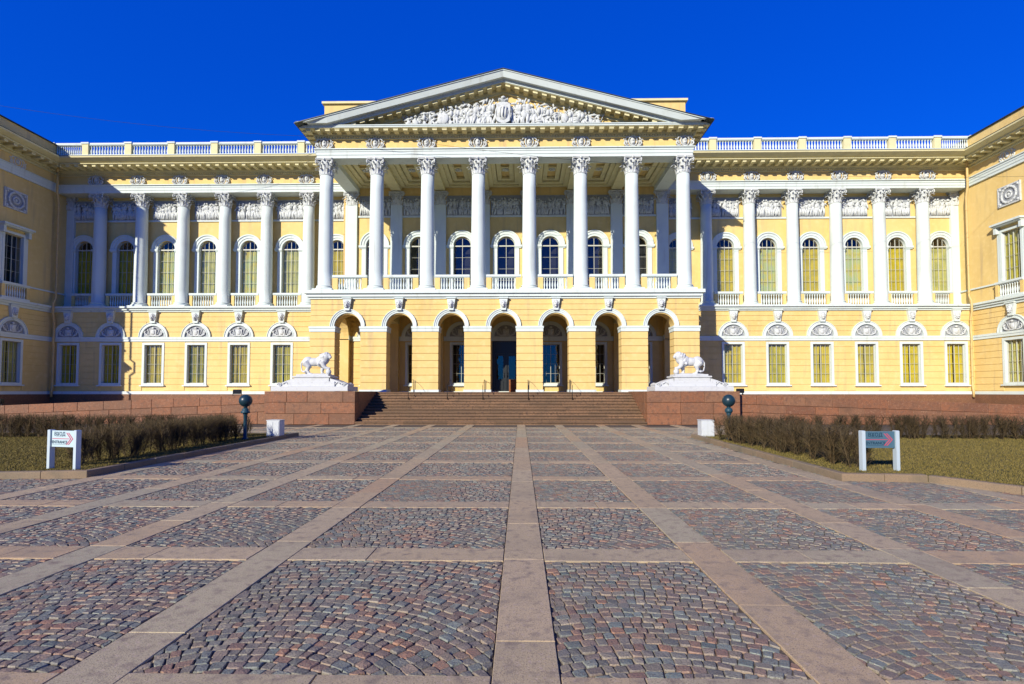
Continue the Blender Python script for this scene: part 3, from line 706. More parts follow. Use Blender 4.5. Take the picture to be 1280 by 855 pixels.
for s, lab in ((-1, 'left'), (1, 'right')):
    # pedestal: front blocks, inner side blocks, core, top slab
    xa, xb = (-11.98, -XI) if s < 0 else (XI, 11.98)
    p = tag(link('granite_pedestal', None, None, (XC + (xa + xb) / 2, YS, 0)), 'red granite block pedestal under the lion on the %s of the staircase' % lab, 'pedestal', 'granite pedestals flanking the staircase')
    w = (xb - xa) / 2
    blocks_wall(p, 'granite_block', -w, w, 0, .5, lambda x: 1.69, [.56, .575, .555], (.9, 1.9), 5 + s)
    q = link('side_wall', None, p, (-s * w, 0, 0), -s * -PI / 2 if s < 0 else -PI / 2)
    m = MB(); m.t = .4; box(m, -w + .01, w - .01, .5, 4.75, .0, 1.68); part('core', m, 'granite', p)
    rd = random.Random(9)
    for ri in range(3):
        y = .51
        while y < 4.7:
            y2 = min(y + rd.uniform(.9, 1.7), 4.75)
            if 4.75 - y2 < .4: y2 = 4.75
            m = MB(); m.t = .01 + rd.random() * .98; X = -s * w; X0, X1 = sorted((X, X + s * .02)); z1 = 1.69 - [0, .56, 1.135][ri]; z0 = z1 - [.56, .575, .555][ri]
            X0, X1 = (X0 - .01, X1) if s > 0 else (X0, X1 + .01)
            box(m, X0, X1, y + .005, y2 - .005, max(0, z0) + .006, z1 - .006); part('granite_block', m, 'granite', p); y = y2
    bpy.data.objects.remove(q)
    # ramp wall sloping down outwards
    r = tag(link('granite_ramp_wall', None, None, (XC + s * 12, 26.85, 0)), 'long sloping red granite wall of the carriage ramp on the %s behind the hedges' % lab, 'wall')
    if s > 0: blocks_wall(r, 'granite_block', 0, 19, 0, .4, lambda x: 1.50 - .034 * max(0, x), [.46, .42, .7], (1.0, 1.5), 31)
    else: blocks_wall(r, 'granite_block', -19, 0, 0, .4, lambda x: 1.52 + .040 * min(0, x), [.46, .42, .7], (1.0, 1.5), 33)
    m = MB(); k = .034 if s > 0 else .040; z_ = lambda x: 1.42 - k * abs(x)
    X = [0, 19 * s] if s > 0 else [-19, 0]
    m.add([(X[0], .4, z_(X[0])), (X[1], .4, z_(X[1])), (X[1], 9.4, z_(X[1])), (X[0], 9.4, z_(X[0]))], [(0, 1, 2, 3)]); o = structure(part('carriage_ramp', m, 'slab')); o.location = (XC + s * 12, 26.85, 0)

# handrails on the stairs
for i, hx in enumerate((-5.3, -3.1, -1.1, 1.45, 3.9)):
    h = MB(); zt = ST * RISE; y1 = ST * RUN
    pts = [(0, -.02, .85), (0, y1 - .1, zt + .8), (0, y1 + .5, zt + .8)]
    r = tag(link('handrail', None, None, (XC + hx, YS, 0)), ['thin black iron stair handrail nearest the left lion', 'thin black iron stair handrail second from the left lion', 'thin black iron stair handrail just left of the door', 'thin black iron stair handrail just right of the door', 'thin black iron stair handrail nearest the right lion'][i], 'handrail', 'handrails on the staircase')
    tube(h, [(0, y1 - 1.2, zt + .38), (0, y1 - .1, zt + .72), (0, y1 + .3, zt + .72)], .009, 6); part('rail', h, 'iron', r)
    for yy, z0, z1 in ((y1 - 1.2, zt - .5, zt + .38), (y1 + .3, zt - .01, zt + .72)):
        q = MB(); tube(q, [(0, yy, z0), (0, yy, z1)], .02, 6); part('post', q, 'iron', r)

# ------------------------------------------------------------ main palace block
YB = 36.2
pal = tag(link('palace', None, None, (XC, YB, 0)), 'yellow and white classical palace with a central columned portico, pediment and arcade', 'palace')
XW = 31.95                                   # half distance between the side wings
GX = [15.62 + 3.02 * k for k in range(6)]; BX = [3.1 * k for k in (1, 2, 3)]
AX = [3.1 * k for k in range(-3, 4)]
# ground floor wall
ops = [(s * x, .63, 2.26, 4.94, False) for x in GX for s in (-1, 1)] + [(s * x, .63, 2.26, 4.94, False) for x in BX for s in (-1, 1)] + [(0, .95, 1.6, 5.18, False)]
m = MB(); wall(m, -XW - .1, XW + .1, 1.5, 7.3, 0, .45, ops); part('ground_floor_wall', m, 'yellow', pal)
ops2 = [(c, h + .16, zb - .12, zt + .16, False) for c, h, zb, zt, a in ops]
m = MB(); courses(m, -XW, XW, 1.74, 5.18, 0, ops2); lun = [(s * x, 1.04, 5.0, 5.49, True) for x in GX + BX + [0] for s in (-1, 1)]
courses(m, -XW, XW, 5.49, 7.26, 0, lun, h=.36); part('rustication', m, 'yellow', pal)
m = MB(); box(m, -XW, XW, -.09, .02, 5.18, 5.34); box(m, -XW, XW, -.12, .02, 5.34, 5.49); part('band', m, 'white', pal)
m = MB(); box(m, -XW, XW, -.13, .02, 1.50, 1.70); part('plinth_moulding', m, 'white', pal)
m = MB(); m.t = .5; box(m, -XW, XW, -.16, .5, -.05, 1.497); part('plinth', m, 'granite', pal)
m = MB()
for p, a, b_ in ((.12, 7.25, 7.36), (.22, 7.36, 7.50), (.34, 7.50, 7.62)): box(m, -XW, XW, -p, 1.12, a, b_)
part('belt_cornice', m, 'white', pal)
for i, x in enumerate(GX):
    for s in (-1, 1): rect_window(pal, s * x, 0, 2.26, .62, 2.68, i * 2 + s + 20); lunette(pal, s * x, 0, 5.49)
for x in BX:
    for s in (-1, 1): rect_window(pal, s * x, 0, 2.26, .62, 2.68, 0, False); lunette(pal, s * x, 0, 5.49, False)
lunette(pal, 0, 0, 5.49, False)
# door
d = link('door', None, pal, (0, 0, 1.65)); m = MB(); box(m, -.95, -.80, -.02, .25, 0, 3.5); box(m, .80, .95, -.02, .25, 0, 3.5); box(m, -.95, .95, -.022, .25, 3.5, 3.62); box(m, -.8, .8, .06, .2, 2.65, 3.499); box(m, -.06, .06, .03, .2, 0, 2.649); box(m, -.06, .06, .055, .2, 2.65, 3.49)
part('door_frame', m, 'door', d)
for s in (-1, 1):
    m = MB(); a, b_ = sorted((s * .06, s * .8)); box(m, a, b_, .10, .17, 0, .9); box(m, a, a + .14, .10, .17, .901, 2.5); box(m, b_ - .14, b_, .10, .17, .901, 2.5); box(m, a, b_, .10, .17, 2.501, 2.648); box(m, a + .12, b_ - .12, .07, .1, .15, .75)
    part('door_leaf', m, 'door', d); m = MB(); m.add([(a + .13, .13, .89), (b_ - .13, .13, .89), (b_ - .13, .13, 2.51), (a + .13, .13, 2.51)], [(0, 1, 2, 3)]); part('door_pane', m, 'glass', d)
    m = MB(); tube(m, [(s * .12, .06, 1.0), (s * .12, .06, 1.35)], .015, 6); part('door_handle', m, 'iron', d)
part('panel_board', box(MB(), .22, .84, -.32, -.22, .0, .85), 'orange', d)
# dark rooms behind the glass
m = MB(); box(m, -XW, XW, 1.7, 1.8, 1.5, 7.05); box(m, -XW, XW, 2.6, 2.7, 7.1, 16.9); box(m, -XW, XW, .46, 1.4, 7.0, 7.1); box(m, -11.3, 11.3, 1.38, 3, 7.1, 16); [(box(m, a, b_, .47, 1.69, 1.5, 7.0), box(m, a, b_, 1.52, 2.59, 7.11, 16.9)) for a, b_ in ((-XW - .1, -XW + .02), (XW - .02, XW + .1))]; part('interior', m, 'interior', pal)
m = MB(); box(m, -XW, XW, 3.2, 14, .0, 17.7); box(m, -XW, XW, .6, 14, 17.55, 17.83); part('roof', m, 'roof', pal)

# upper floor walls: outer ranges at y = 1.1, portico back wall at y = .4
UX = [12.25] + GX
for s in (-1, 1):
    a, b_ = sorted((s * 11.35, s * (XW + .1)))
    m = MB(); wall(m, a, b_, 7.6, 17.2, 1.1, 1.5, [(s * x, .64, 8.72, 11.98, True) for x in UX]); part('upper_wall', m, 'yellow', pal)
m = MB(); wall(m, -11.45, 11.45, 7.6, 16.5, .4, .9, [(x, .64, 8.72, 11.98, True) for x in AX]); part('portico_back_wall', m, 'yellow', pal)
for s in (-1, 1):
    for i, x in enumerate(UX):
        arch_window(pal, s * x, 1.1, 8.72, .62, 3.26, (('curtain4', 'curtain', 'curtain2', 'curtain', 'curtain2', 'curtain', 'curtain4') if s > 0 else ('curtain', 'curtain4', 'curtain2', 'curtain4', 'curtain2', 'curtain3', 'curtain3'))[i], i * 3 + s)
        relief_panel(pal, s * x, 1.1, 14.15, 1.9, 1.32, i + (1 if s > 0 else 0))
for i, x in enumerate(AX):
    arch_window(pal, x, .4, 8.72, .62, 3.26, None, i); relief_panel(pal, x, .4, 14.15, 2.1, 1.32, i)
m = MB()
for s in (-1, 1):
    a, b_ = sorted((s * 11.4, s * XW)); box(m, a, b_, 1.02, 1.12, 14.0, 14.12)
box(m, -11.3, 11.3, .32, .42, 14.0, 14.12); part('string_course', m, 'white', pal)
CX = [14.11 + 3.02 * k for k in range(6)]
for s in (-1, 1):
    for x in CX: column(pal, s * x, .60, 7.62, 15.80, .42, .37, .95)
    pilaster(pal, s * 31.85, 1.1, 7.62, 15.80, .8, .16, .95); pilaster(pal, s * 10.95, .40, 7.70, 15.80, .82, .18, .95)
    for k in range(3): pilaster(pal, s * (1.55 + 3.1 * k), .40, 7.70, 15.80, .82, .18, .95)
    xs = [11.4] + CX + [31.7]
    for i, (a, b_) in enumerate(zip(xs, xs[1:])):
        a += .52 if i else .1; b_ -= .5; balustrade(pal, min(s * a, s * b_), max(s * a, s * b_), .72, 7.62, 1.08, 9, .22, .22)
# main entablature
def extr(m, prof, x0, x1):
    """profile (y, z) extruded along x, counter-clockwise seen from -x"""
    n = len(prof); return m.add([(x0, y, z) for y, z in prof] + [(x1, y, z) for y, z in prof], [tuple(range(n - 1, -1, -1)), tuple(range(n, 2 * n))] + [(i, (i + 1) % n, (i + 1) % n + n, i + n) for i in range(n)])
def crown(m, x0, x1, yb):
    """corona and down-sloping cyma of the main cornice"""
    extr(m, [(yb, 17.461), (-.98, 17.461), (-.98, 17.52), (-1.04, 17.53), (-1.10, 17.55), (-1.40, 17.70), (-1.42, 17.80), (yb, 17.80)], x0, x1)
for s in (-1, 1):
    E = MB(); fz = MB(); mod = MB(); cr = MB(); fl = MB()
    a, b_ = sorted((s * 11.0, s * (XW + .0)))
    for p, z0, z1 in ((0, 15.80, 15.98), (.03, 15.98, 16.16), (.06, 16.16, 16.30), (.14, 16.30, 16.36)): box(E, a, b_, .12 - p, 1.3, z0, z1)
    box(fz, a, b_, .16, 1.28, 16.361, 17.0)
    for p, z0, z1 in ((.08, 17.0, 17.07), (.24, 17.16, 17.22)): box(mod, a, b_, .14 - p, 1.2, z0, z1)
    box(mod, a, b_, .1, 1.2, 17.07, 17.16); dentil_row(mod, a, b_, -.06, .1, 17.075, 17.155)
    box(mod, a, b_, -1.02, 1.2, 17.42, 17.46); box(mod, a, b_, -.18, 1.2, 17.22, 17.42)
    modillion_row(mod, a, b_, .62, -.92, -.18, 17.27, 17.41); crown(cr, a, b_, 1.2)
    box(fl, a, b_, -1.44, 1.2, 17.801, 17.825)
    part('architrave', E, 'white', pal); part('frieze', fz, 'yellow', pal); part('cornice_mouldings', mod, 'soffit', pal); part('cornice_crown', cr, 'soffit', pal); part('roof_flashing', fl, 'roof', pal)
    for x in CX: part('cartouche', cached('cart', cartouche_mesh), 'relief', pal, (s * x, .12, 16.38))
# roof balustrade
RX = [11.1] + [c for c in CX] + [31.6]
for s in (-1, 1):
    m = MB(); a, b_ = sorted((s * 11.2, s * XW)); box(m, a, b_, -1.1, -.4, 17.826, 18.02); part('balustrade_base', m, 'white', pal)
    for i, (p, q) in enumerate(zip(RX, RX[1:])):
        balustrade(pal, min(s * (p + .24), s * (q - .24)), max(s * (p + .24), s * (q - .24)), -.75, 18.021, .92, 13, 0, .24, name='roof_balustrade')
    for x in RX[1:]:
        m = MB(); box(m, -.22, .22, -.17, .17, 0, .84); part('balustrade_pier', m, 'soffit', pal, (s * x, -.75, 18.02)); m = MB(); box(m, -.27, .27, -.22, .22, .841, .95); part('pier_cap', m, 'white', pal, (s * x, -.75, 18.02))

# ------------------------------------------------------------ arcade
YF = -5.2; AH = 11.53; TH = .85; SP = 5.5; AR = .80
ar_ops = [(x, AR, 1.6, SP, True) for x in AX]
m = MB(); wall(m, -AH, AH, 1.5, 7.22, YF, YF + TH, ar_ops, 20); part('arcade_wall', m, 'yellow', pal)
m = MB()
cops = [(x, 1.03, 1.0, SP, True) for x in AX]
courses(m, -AH, AH, 5.56, 7.2, YF, cops, h=.36)
edges = [-AH] + [v for x in AX for v in (x - AR, x + AR)] + [AH]; piers = [(edges[i], edges[i + 1]) for i in range(0, len(edges), 2)]
n = 8; h = (5.24 - 1.78) / n
for a, b_ in piers:
    for k in range(n): box(m, a - .03, b_ + .03, YF - .045, YF + TH + .02, 1.78 + k * h + .0175, 1.78 + (k + 1) * h - .0175)
part('arcade_rustication', m, 'yellow', pal)
m = MB(); b2 = MB()
for a, b_ in piers:
    m = MB(); box(m, a - .06, b_ + .06, YF - .09, YF + TH + .04, 5.24, 5.44); box(m, a - .085, b_ + .085, YF - .12, YF + TH + .06, 5.441, 5.56); part('impost_band', m, 'white', pal)
    part('pier_base', box(MB(), a - .07, b_ + .07, YF - .10, YF + TH + .05, 1.64, 1.79), 'white', pal)
for x in AX:
    g_ = MB(); ring(g_, x, SP + .06, AR + .003, AR + .10, YF - .07, YF + .1); ring(g_, x, SP + .06, AR + .10, AR + .20, YF - .10, YF + .05); ring(g_, x, SP + .06, AR + .20, AR + .25, YF - .14, YF + .05); part('archivolt', g_, 'white', pal)
    keystone(pal, x, YF - .07, 6.50, .86)
# side walls of the arcade, one arch each
for s in (-1, 1):
    root = link('arcade_side', None, pal, (s * AH, 0, 0), -s * PI / 2 if s < 0 else PI / 2)
    # local x runs along the side, local y into the porch
    L = -YF - TH; root.rotation_euler.z = -PI / 2 if s < 0 else PI / 2
    x0, x1 = (.0, L) if s < 0 else (-L, .0); cx = (1.85 if s > 0 else -1.85) * (-1 if x0 < -1 else 1) * (1 if s > 0 else -1); AR2 = 1.45; SP2 = 5.3
    m = MB(); wall(m, x0, x1, 1.5, 7.22, 0, .7, [(cx, AR2, 1.6, SP2, True)], 20); part('side_wall', m, 'yellow', root)
    m = MB(); courses(m, x0, x1, 1.78, 5.24, 0, [(cx, AR2, 1.0, SP2, True)]); courses(m, x0, x1, 5.56, 7.2, 0, [(cx, AR2 + .2, 1.0, SP2, True)], h=.36); part('rustication', m, 'yellow', root)
    m = MB()
    for p, q in ((x0, cx - AR2), (cx + AR2, x1)): box(m, p, q, -.09, .72, 5.24, 5.55)
    ring(m, cx, SP2 + .06, AR2 + .003, AR2 + .25, -.10, .1); part('archivolt', m, 'white', root)
m = MB()
for k, (p, z0, z1) in enumerate(((.10, 7.20, 7.32), (.20, 7.32, 7.50), (.32, 7.50, 7.70))): box(m, -AH - p, AH + p, YF - p, 1.0 + k * .01, z0, z1)
part('balcony_slab', m, 'white', pal)
# porch ceiling with vault ribs
m = MB(); box(m, -AH + .7, AH - .7, YF + TH, 0, 6.95, 7.19)
for x in [(-9.3 - 1.55) + 3.1 * k for k in range(1, 7)]: box(m, x - .35, x + .35, YF + TH + .01, -.05, 6.35, 6.95)
part('porch_ceiling', m, 'soffit', pal)
m = MB()
for x in [-7.75 + 3.1 * k for k in range(6)]: part('wall_pier', box(MB(), x - .33, x + .33, -.30, .02, 1.65, 6.35), 'yellow', pal)
m = MB(); m.t = .5; box(m, -AH, AH, YF - .02, 0, 1.3, 1.64); part('porch_floor', m, 'step', pal)

# portico columns, balustrades
PX = [-10.85 + 3.1 * k for k in range(8)]; YC = -4.75
for x in PX: column(pal, x, YC, 7.70, 15.78, .44, .385, .98)
for a, b_ in zip(PX, PX[1:]): balustrade(pal, a + .50, b_ - .50, YC - .12, 7.702, 1.0, 9, .32, .24)
for s in (-1, 1):
    rr = link('side_balustrade', None, pal, (s * 10.95, 0, 7.7)); part('bottom_rail', box(MB(), -.1, .1, YC + .6, .2, 0, .12), 'white', rr)
    part('rail', box(MB(), -.14, .14, YC + .6, .2, .87, 1.0), 'white', rr); m = MB()
    for k in range(18): lathe(m, [(r, z + .12) for r, z in baluster_prof(.75, .075)], 8, (0, YC + .75 + k * .24, 0), cap=False)
    part('baluster_row', m, 'white', rr, stuff=True)
# portico entablature
HW = 11.32
m = MB()
for p, z0, z1 in ((0, 15.78, 15.97), (.03, 15.97, 16.16), (.06, 16.16, 16.28), (.13, 16.28, 16.34)):
    box(m, -HW - p, HW + p, YF + .02 - p, YF + .94, z0, z1)
    for s in (-1, 1): a, b_ = sorted((s * (HW + p), s * (HW - .9))); box(m, a, b_, YF + .94, 1.2, z0, z1)
part('portico_architrave', m, 'white', pal)
m = MB(); box(m, -HW + .02, HW - .02, YF + .04, 1.25, 16.55, 16.90)
box(m, -HW + .02, HW - .02, YF + .04, YF + .5, 16.34, 16.55)
for s in (-1, 1): a, b_ = sorted((s * (HW - .02), s * (HW - .5))); box(m, a, b_, YF + .5, 1.22, 16.34, 16.55)
part('portico_frieze', m, 'yellow', pal)
for x in PX: part('cartouche', cached('cart', cartouche_mesh), 'relief', pal, (x, YF - .0, 16.34))
# coffered ceiling
m = MB()
for x in PX[1:-1]: box(m, x - .36, x + .36, YF + .94, .38, 15.86, 16.5)
for a, b_ in zip(PX, PX[1:]):
    x0, x1, y0, y1 = a + .36, b_ - .36, YF + .94, .38
    for ins, z0 in ((0, 16.12), (.28, 16.24), (.62, 16.36)):
        w = .30; X0, X1, Y0, Y1 = x0 + ins, x1 - ins, y0 + ins, y1 - ins
        box(m, X0, X1, Y0, Y0 + w, z0, 16.52); box(m, X0, X1, Y1 - w, Y1, z0, 16.52); box(m, X0, X0 + w, Y0 + w, Y1 - w, z0, 16.52); box(m, X1 - w, X1, Y0 + w, Y1 - w, z0, 16.52)
    cx = (x0 + x1) / 2; box(m, cx - .3, cx + .3, (y0 + y1) / 2 - .35, (y0 + y1) / 2 + .35, 16.42, 16.54)
part('coffered_ceiling', m, 'soffit', pal)
m = MB()
for k in range(7):
    cx = -9.3 + 3.1 * k; cy = (YF + .94 + .38) / 2
    for i in range(8): a = i * PI / 4; ell(m, (cx + .15 * math.cos(a), cy + .15 * math.sin(a), 16.40), (.11, .06, .05), (0, 0, a), 6, 4)
part('ceiling_rosettes', m, 'relief', pal)
# horizontal cornice
m = MB(); w_ = MB()
for p, z0, z1, in ((.06, 16.90, 16.97), (.16, 17.06, 17.12)): box(m, -HW - p, HW + p, YF - p, 1.2, z0, z1)
box(m, -HW - .04, HW + .04, YF - .04, 1.2, 16.97, 17.06); dentil_row(m, -HW - .12, HW + .12, YF - .13, YF, 16.975, 17.055)
box(m, -HW - .2, HW + .2, YF - .2, 1.2, 17.12, 17.235)
for s in (-1, 1):
    for k in range(10): y = YF - .5 + k * .58; a, b_ = sorted((s * (HW + .2), s * (HW + .68))); box(m, a, b_, y, y + .26, 17.12, 17.236)
modillion_row(m, -HW - .55, HW + .55, .575, YF - .70, YF - .2, 17.11, 17.232, .27)
box(m, -HW - .74, HW + .74, YF - .76, .0, 17.236, 17.262); part('portico_soffit', m, 'soffit', pal)
box(w_, -HW - .77, HW + .77, YF - .79, .01, 17.263, 17.35); box(w_, -HW - .81, HW + .81, YF - .83, .01, 17.35, 17.40); part('portico_cornice', w_, 'white', pal)
m = MB(); box(m, -10.6, 10.6, YF - .82, YF - .02, 17.402, 17.416); part('cornice_flashing', m, 'roof', pal)
# pediment
ZC = 17.401; AP = 20.42; SL = .258; TX = HW + .72; T = lambda x: AP - SL * abs(x)
def band(m, hi, lo, y0, y1, xe, y0b=None):
    """strip of the raking cornice between two depths under the roof line; y0b = front of its lower edge"""
    y0b = y0 if y0b is None else y0b
    xs = [-xe, 0, xe]
    if T(xe) - lo < ZC: xk = (AP - lo - ZC) / SL; xs = [-xe, -xk, 0, xk, xe]
    for a, b_ in zip(xs, xs[1:]):
        f = lambda x: max(T(x) - lo, ZC); g2 = lambda x: max(T(x) - hi, ZC + .001)
        m.add([(a, y0b, f(a)), (b_, y0b, f(b_)), (b_, y0, g2(b_)), (a, y0, g2(a)), (a, y1, f(a)), (b_, y1, f(b_)), (b_, y1, g2(b_)), (a, y1, g2(a))],
              [(0, 1, 2, 3), (7, 6, 5, 4), (0, 4, 5, 1), (3, 2, 6, 7), (0, 3, 7, 4), (1, 5, 6, 2)])
m = MB(); band(m, .0, .05, YF - 1.24, -.3, TX + .10); band(m, .051, .36, YF - 1.20, -.3, TX - .02, YF - 1.06); band(m, .36, .42, YF - .84, -.3, TX - .5); band(m, .42, .50, YF - .79, -.31, TX - .75); part('raking_cornice', m, 'white', pal)
m = MB(); band(m, .50, .53, YF - .75, -.31, TX - 1.2); band(m, .53, .68, YF - .18, -.32, TX - 1.4); band(m, .68, .80, YF - .08, -.32, TX - 2.0)
n = 38; pp = 2 * (TX - 1.8) / n
for i in range(n):
    c = -(TX - 1.8) + (i + .5) * pp; a, b_ = c - .14, c + .14
    if T(c) - .66 > ZC: prism(m, [(a, T(a) - .66), (b_, T(b_) - .66), (b_, T(b_) - .525), (a, T(a) - .525)], YF - .68, YF - .16)
part('raking_soffit', m, 'soffit', pal)
m = MB(); xe = TX - 2.4; prism(m, [(-xe, ZC), (xe, ZC), (0, T(0) - .7)], YF + .02, -.3); part('tympanum', m, 'yellow', pal)
m = MB()
for s in (-1, 1):
    xe = TX + .13; q = [(0, T(0) + .001), (s * xe, T(xe) + .001), (s * xe, T(xe) + .045), (0, T(0) + .045)]; prism(m, q if s > 0 else q[::-1], YF - 1.28, -.2)
part('pediment_roof', m, 'roof', pal)
m = MB(); box(m, -11.95, 11.80, -2.4, 6, 17.7, 20.66); part('attic', m, 'yellow', pal); m = MB(); box(m, -12.08, 11.93, -2.55, 6.1, 20.66, 20.80); part('attic_cornice', m, 'soffit', pal)
# tympanum sculpture
rd = random.Random(12); y = YF - .05
tr = link('tympanum_sculpture', None, pal, (0, y, 17.41))
m = MB(); prism(m, [(-.55, .35), (0, .1), (.55, .35), (.62, 1.55), (.35, 1.7), (-.35, 1.7), (-.62, 1.55)], -.30, .1); ell(m, (0, -.22, .95), (.52, .18, .62), None, 14, 8)
for k in (-.25, 0, .25): tube(m, [(k - .04, -.41 + abs(k) * .22, .62), (k, -.43 + abs(k) * .22, 1.2), (k + .08, -.38 + abs(k) * .22, 1.3)], .045, 5)
tube(m, [(.68 * math.cos(a), -.2, .95 + .78 * math.sin(a)) for a in [2 * PI * k / 20 for k in range(21)]], .075, 6)
for k in range(7): ell(m, (-.36 + .12 * k, -.2, 1.88 + .05 * math.cos(k)), (.1, .12, .12), None, 6, 4)
ell(m, (0, -.2, 2.02), (.24, .2, .14), None, 8, 5); o = part('shield', m, 'relief', tr); o.scale = (.68, 1.3, .84); o.location.y = -.12
for s in (-1, 1):
    m = MB(); x = .62
    while x < 5.9:
        H = max(.22, (T(x) - .76 - 17.41) * .97); k = rd.random(); dn = -.10 - .16 * rd.random()
        if H > .6: figure(m, rd, s * x, .02, H * rd.uniform(.62, .97), dn, rd.uniform(-.5, .35) * s)
        if k < .3:
            q = rd.uniform(.18, .28) * min(1, H * .9); ell(m, (s * x, dn - .1, H * .4), (q, .07, q * 1.3), (0, rd.uniform(-.8, .8), 0), 12, 6)
        elif k < .55: ell(m, (s * x, dn - .06, H * .6), (.13, .15, .13 + .05 * H), None, 8, 6); tube(m, [(s * x - .16, dn, H * .66), (s * x, dn, H * .86), (s * x + .18, dn, H * .76)], [.05, .07, .02], 5)
        for _ in range(4):
            cz = rd.uniform(.05, max(.12, H * .88)); a = rd.uniform(-1.4, 1.4); L = rd.uniform(.14, .38)
            tube(m, [(s * x - L * math.cos(a), dn - .02, cz - L * .5 * math.sin(a)), (s * x, dn - .10, cz), (s * x + L * math.cos(a), dn, min(H, cz + L * .8 * math.sin(a)))], [.035, .075, .03], 5)
        a = rd.uniform(-.9, 1.2) * s; L = min(H * .98, rd.uniform(.5, 1.7)); tube(m, [(s * x, -.08, .05), (s * x + math.sin(a) * L * .6, -.14, min(L, H))], .026, 4)
        ell(m, (s * x + math.sin(a) * L * .6, -.14, min(L, H)), (.06, .04, .12), (0, a, 0), 6, 4)
        x += rd.uniform(.15, .24) * (1 if x < 4.6 else 1.2)
    part('trophies', m, 'relief', tr)

# ------------------------------------------------------------ side wings
def wing(sgn):
    lab = 'left' if sgn < 0 else 'right'
    w = tag(link('palace_wing', None, None, (XC + sgn * XW, YB, 0), -sgn * PI / 2), 'two storey yellow side wing at the %s edge, %s' % (lab, 'in deep shade' if sgn < 0 else 'lit by the sun'), 'palace wing', 'side wings of the palace')
    LN = 8.0; x0, x1 = (-LN, 0) if sgn < 0 else (0, LN); C = [-2.95, -5.9] if sgn < 0 else [2.95, 5.9]
    X0, X1 = (x0, 1.5) if sgn < 0 else (-1.5, x1); sd = 'L' if sgn < 0 else 'R'
    ops = [(c, .63, 2.26, 4.94, False) for c in C]; uo = [(c, .64, 8.72, 11.9, False) for c in C]
    m = MB(); wall(m, X0, X1, 1.5, 7.3, 0, .45, ops); wall(m, X0, X1, 7.3, 17.2, .04, .45, uo); part('wall', m, 'yellow', w)
    bx = MB(); a, b_ = X0, X1
    box(bx, a, a + .5, .451, 14, 0, 17.1) if sgn < 0 else box(bx, b_ - .5, b_, .451, 14, 0, 17.1); part('end_wall', bx, 'yellow', w)
    m = MB(); box(m, X0 + .6, X1 - .6, 1.4, 1.5, 1.5, 17); part('interior', m, 'interior', w)
    m = MB(); box(m, X0 + .05, X1 - .05, .2, 14, 17.3, 17.7); part('roof', m, 'roof', w)
    m = MB(); courses(m, X0, X1, 1.74, 5.18, 0, [(c, .79, 2.14, 5.1, False) for c in C]); courses(m, X0, X1, 5.49, 7.2, 0, [(c, 1.04, 5, 5.49, True) for c in C], h=.36); part('rustication', m, 'yellow', w)
    m = stack([(.13, 1.5, 1.7), (.09, 5.18, 5.34), (.12, 5.34, 5.49), (.12, 7.2, 7.36), (.22, 7.36, 7.5), (.32, 7.5, 7.64), (.05, 8.62, 8.72)], X0, X1, .0, .44, sd); part('bands', m, 'white', w)
    m = MB(); m.t = .5; box(m, X0 - (.16 if sgn < 0 else 0), X1 + (.16 if sgn > 0 else 0), -.16, 14, -.05, 1.497); part('plinth', m, 'granite', w)
    for i, c in enumerate(C):
        rect_window(w, c, 0, 2.26, .62, 2.68, 70 + i); lunette(w, c, 0, 5.49)
        q = rect_window(w, c, .04, 8.72, .63, 3.18, 80 + i, sgn > 0)
        m = MB(); box(m, -1.05, 1.05, -.45, .02, 3.62, 3.74); box(m, -.98, .98, -.36, .02, 3.54, 3.62)
        for s in (-1, 1): box(m, s * .86 - .09, s * .86 + .09, -.28, .02, 3.12, 3.54); box(m, s * .86 - .09, s * .86 + .09, -.05, .02, -.0, 3.12)
        part('hood', m, 'white', q); balustrade(w, c - .95, c + .95, -.14, 7.65, 1.05, 9, .22, .22)
        g_ = link('medallion', None, w, (c, .04, 14.15)); m = MB(); box(m, -.72, .72, -.06, .02, -.6, .6); part('plaque', m, 'backing', g_); m = MB()
        for r_, t_ in ((.5, .07), (.2, .06)): tube(m, [(r_ * math.cos(a), -.08, r_ * math.sin(a)) for a in [2 * PI * k / 18 for k in range(19)]], t_, 5)
        for k in range(16): a = 2 * PI * k / 16; ell(m, (.5 * math.cos(a), -.1, .5 * math.sin(a)), (.1, .06, .05), (0, -a, 0), 6, 4)
        for s in (-1, 1):
            for t_ in (-1, 1): ell(m, (s * .6, -.08, t_ * .48), (.09, .05, .09), None, 6, 4)
            box(m, s * .72 - .04, s * .72 + .04, -.10, .02, -.64, .64); box(m, -.72, .72, -.10, .02, s * .6 - .04, s * .6 + .04)
        ell(m, (0, -.08, 0), (.1, .06, .12), None, 8, 5); part('wreath', m, 'relief', g_)
        part('cartouche', cached('cart', cartouche_mesh), 'relief', w, (c, .0, 16.38))
    m = stack([(.08, 15.80, 15.98), (.11, 15.98, 16.16), (.14, 16.16, 16.30), (.20, 16.30, 16.36)], X0, X1, .0, 14, sd); part('architrave', m, 'white', w); m = MB(); crown(m, X0 - (1.0 if sgn < 0 else 0), X1 + (1.0 if sgn > 0 else 0), 14); part('cornice', m, 'soffit', w); m = MB(); box(m, X0 - (1.05 if sgn < 0 else 0), X1 + (1.05 if sgn > 0 else 0), -1.44, 14.1, 17.801, 17.824); part('roof_flashing', m, 'roof', w)
    m = stack([(.06, 16.361, 17.0)], X0, X1, 0, 13.9, sd); part('frieze', m, 'yellow', w)
    m = stack([(.14, 17.0, 17.07), (.10, 17.07, 17.16), (.3, 17.16, 17.22), (.24, 17.22, 17.42), (1.02, 17.42, 17.459)], X0, X1, 0, 13.95, sd)
    modillion_row(m, x0, x1, .62, -.92, -.22, 17.27, 17.41); part('cornice_mouldings', m, 'soffit', w)
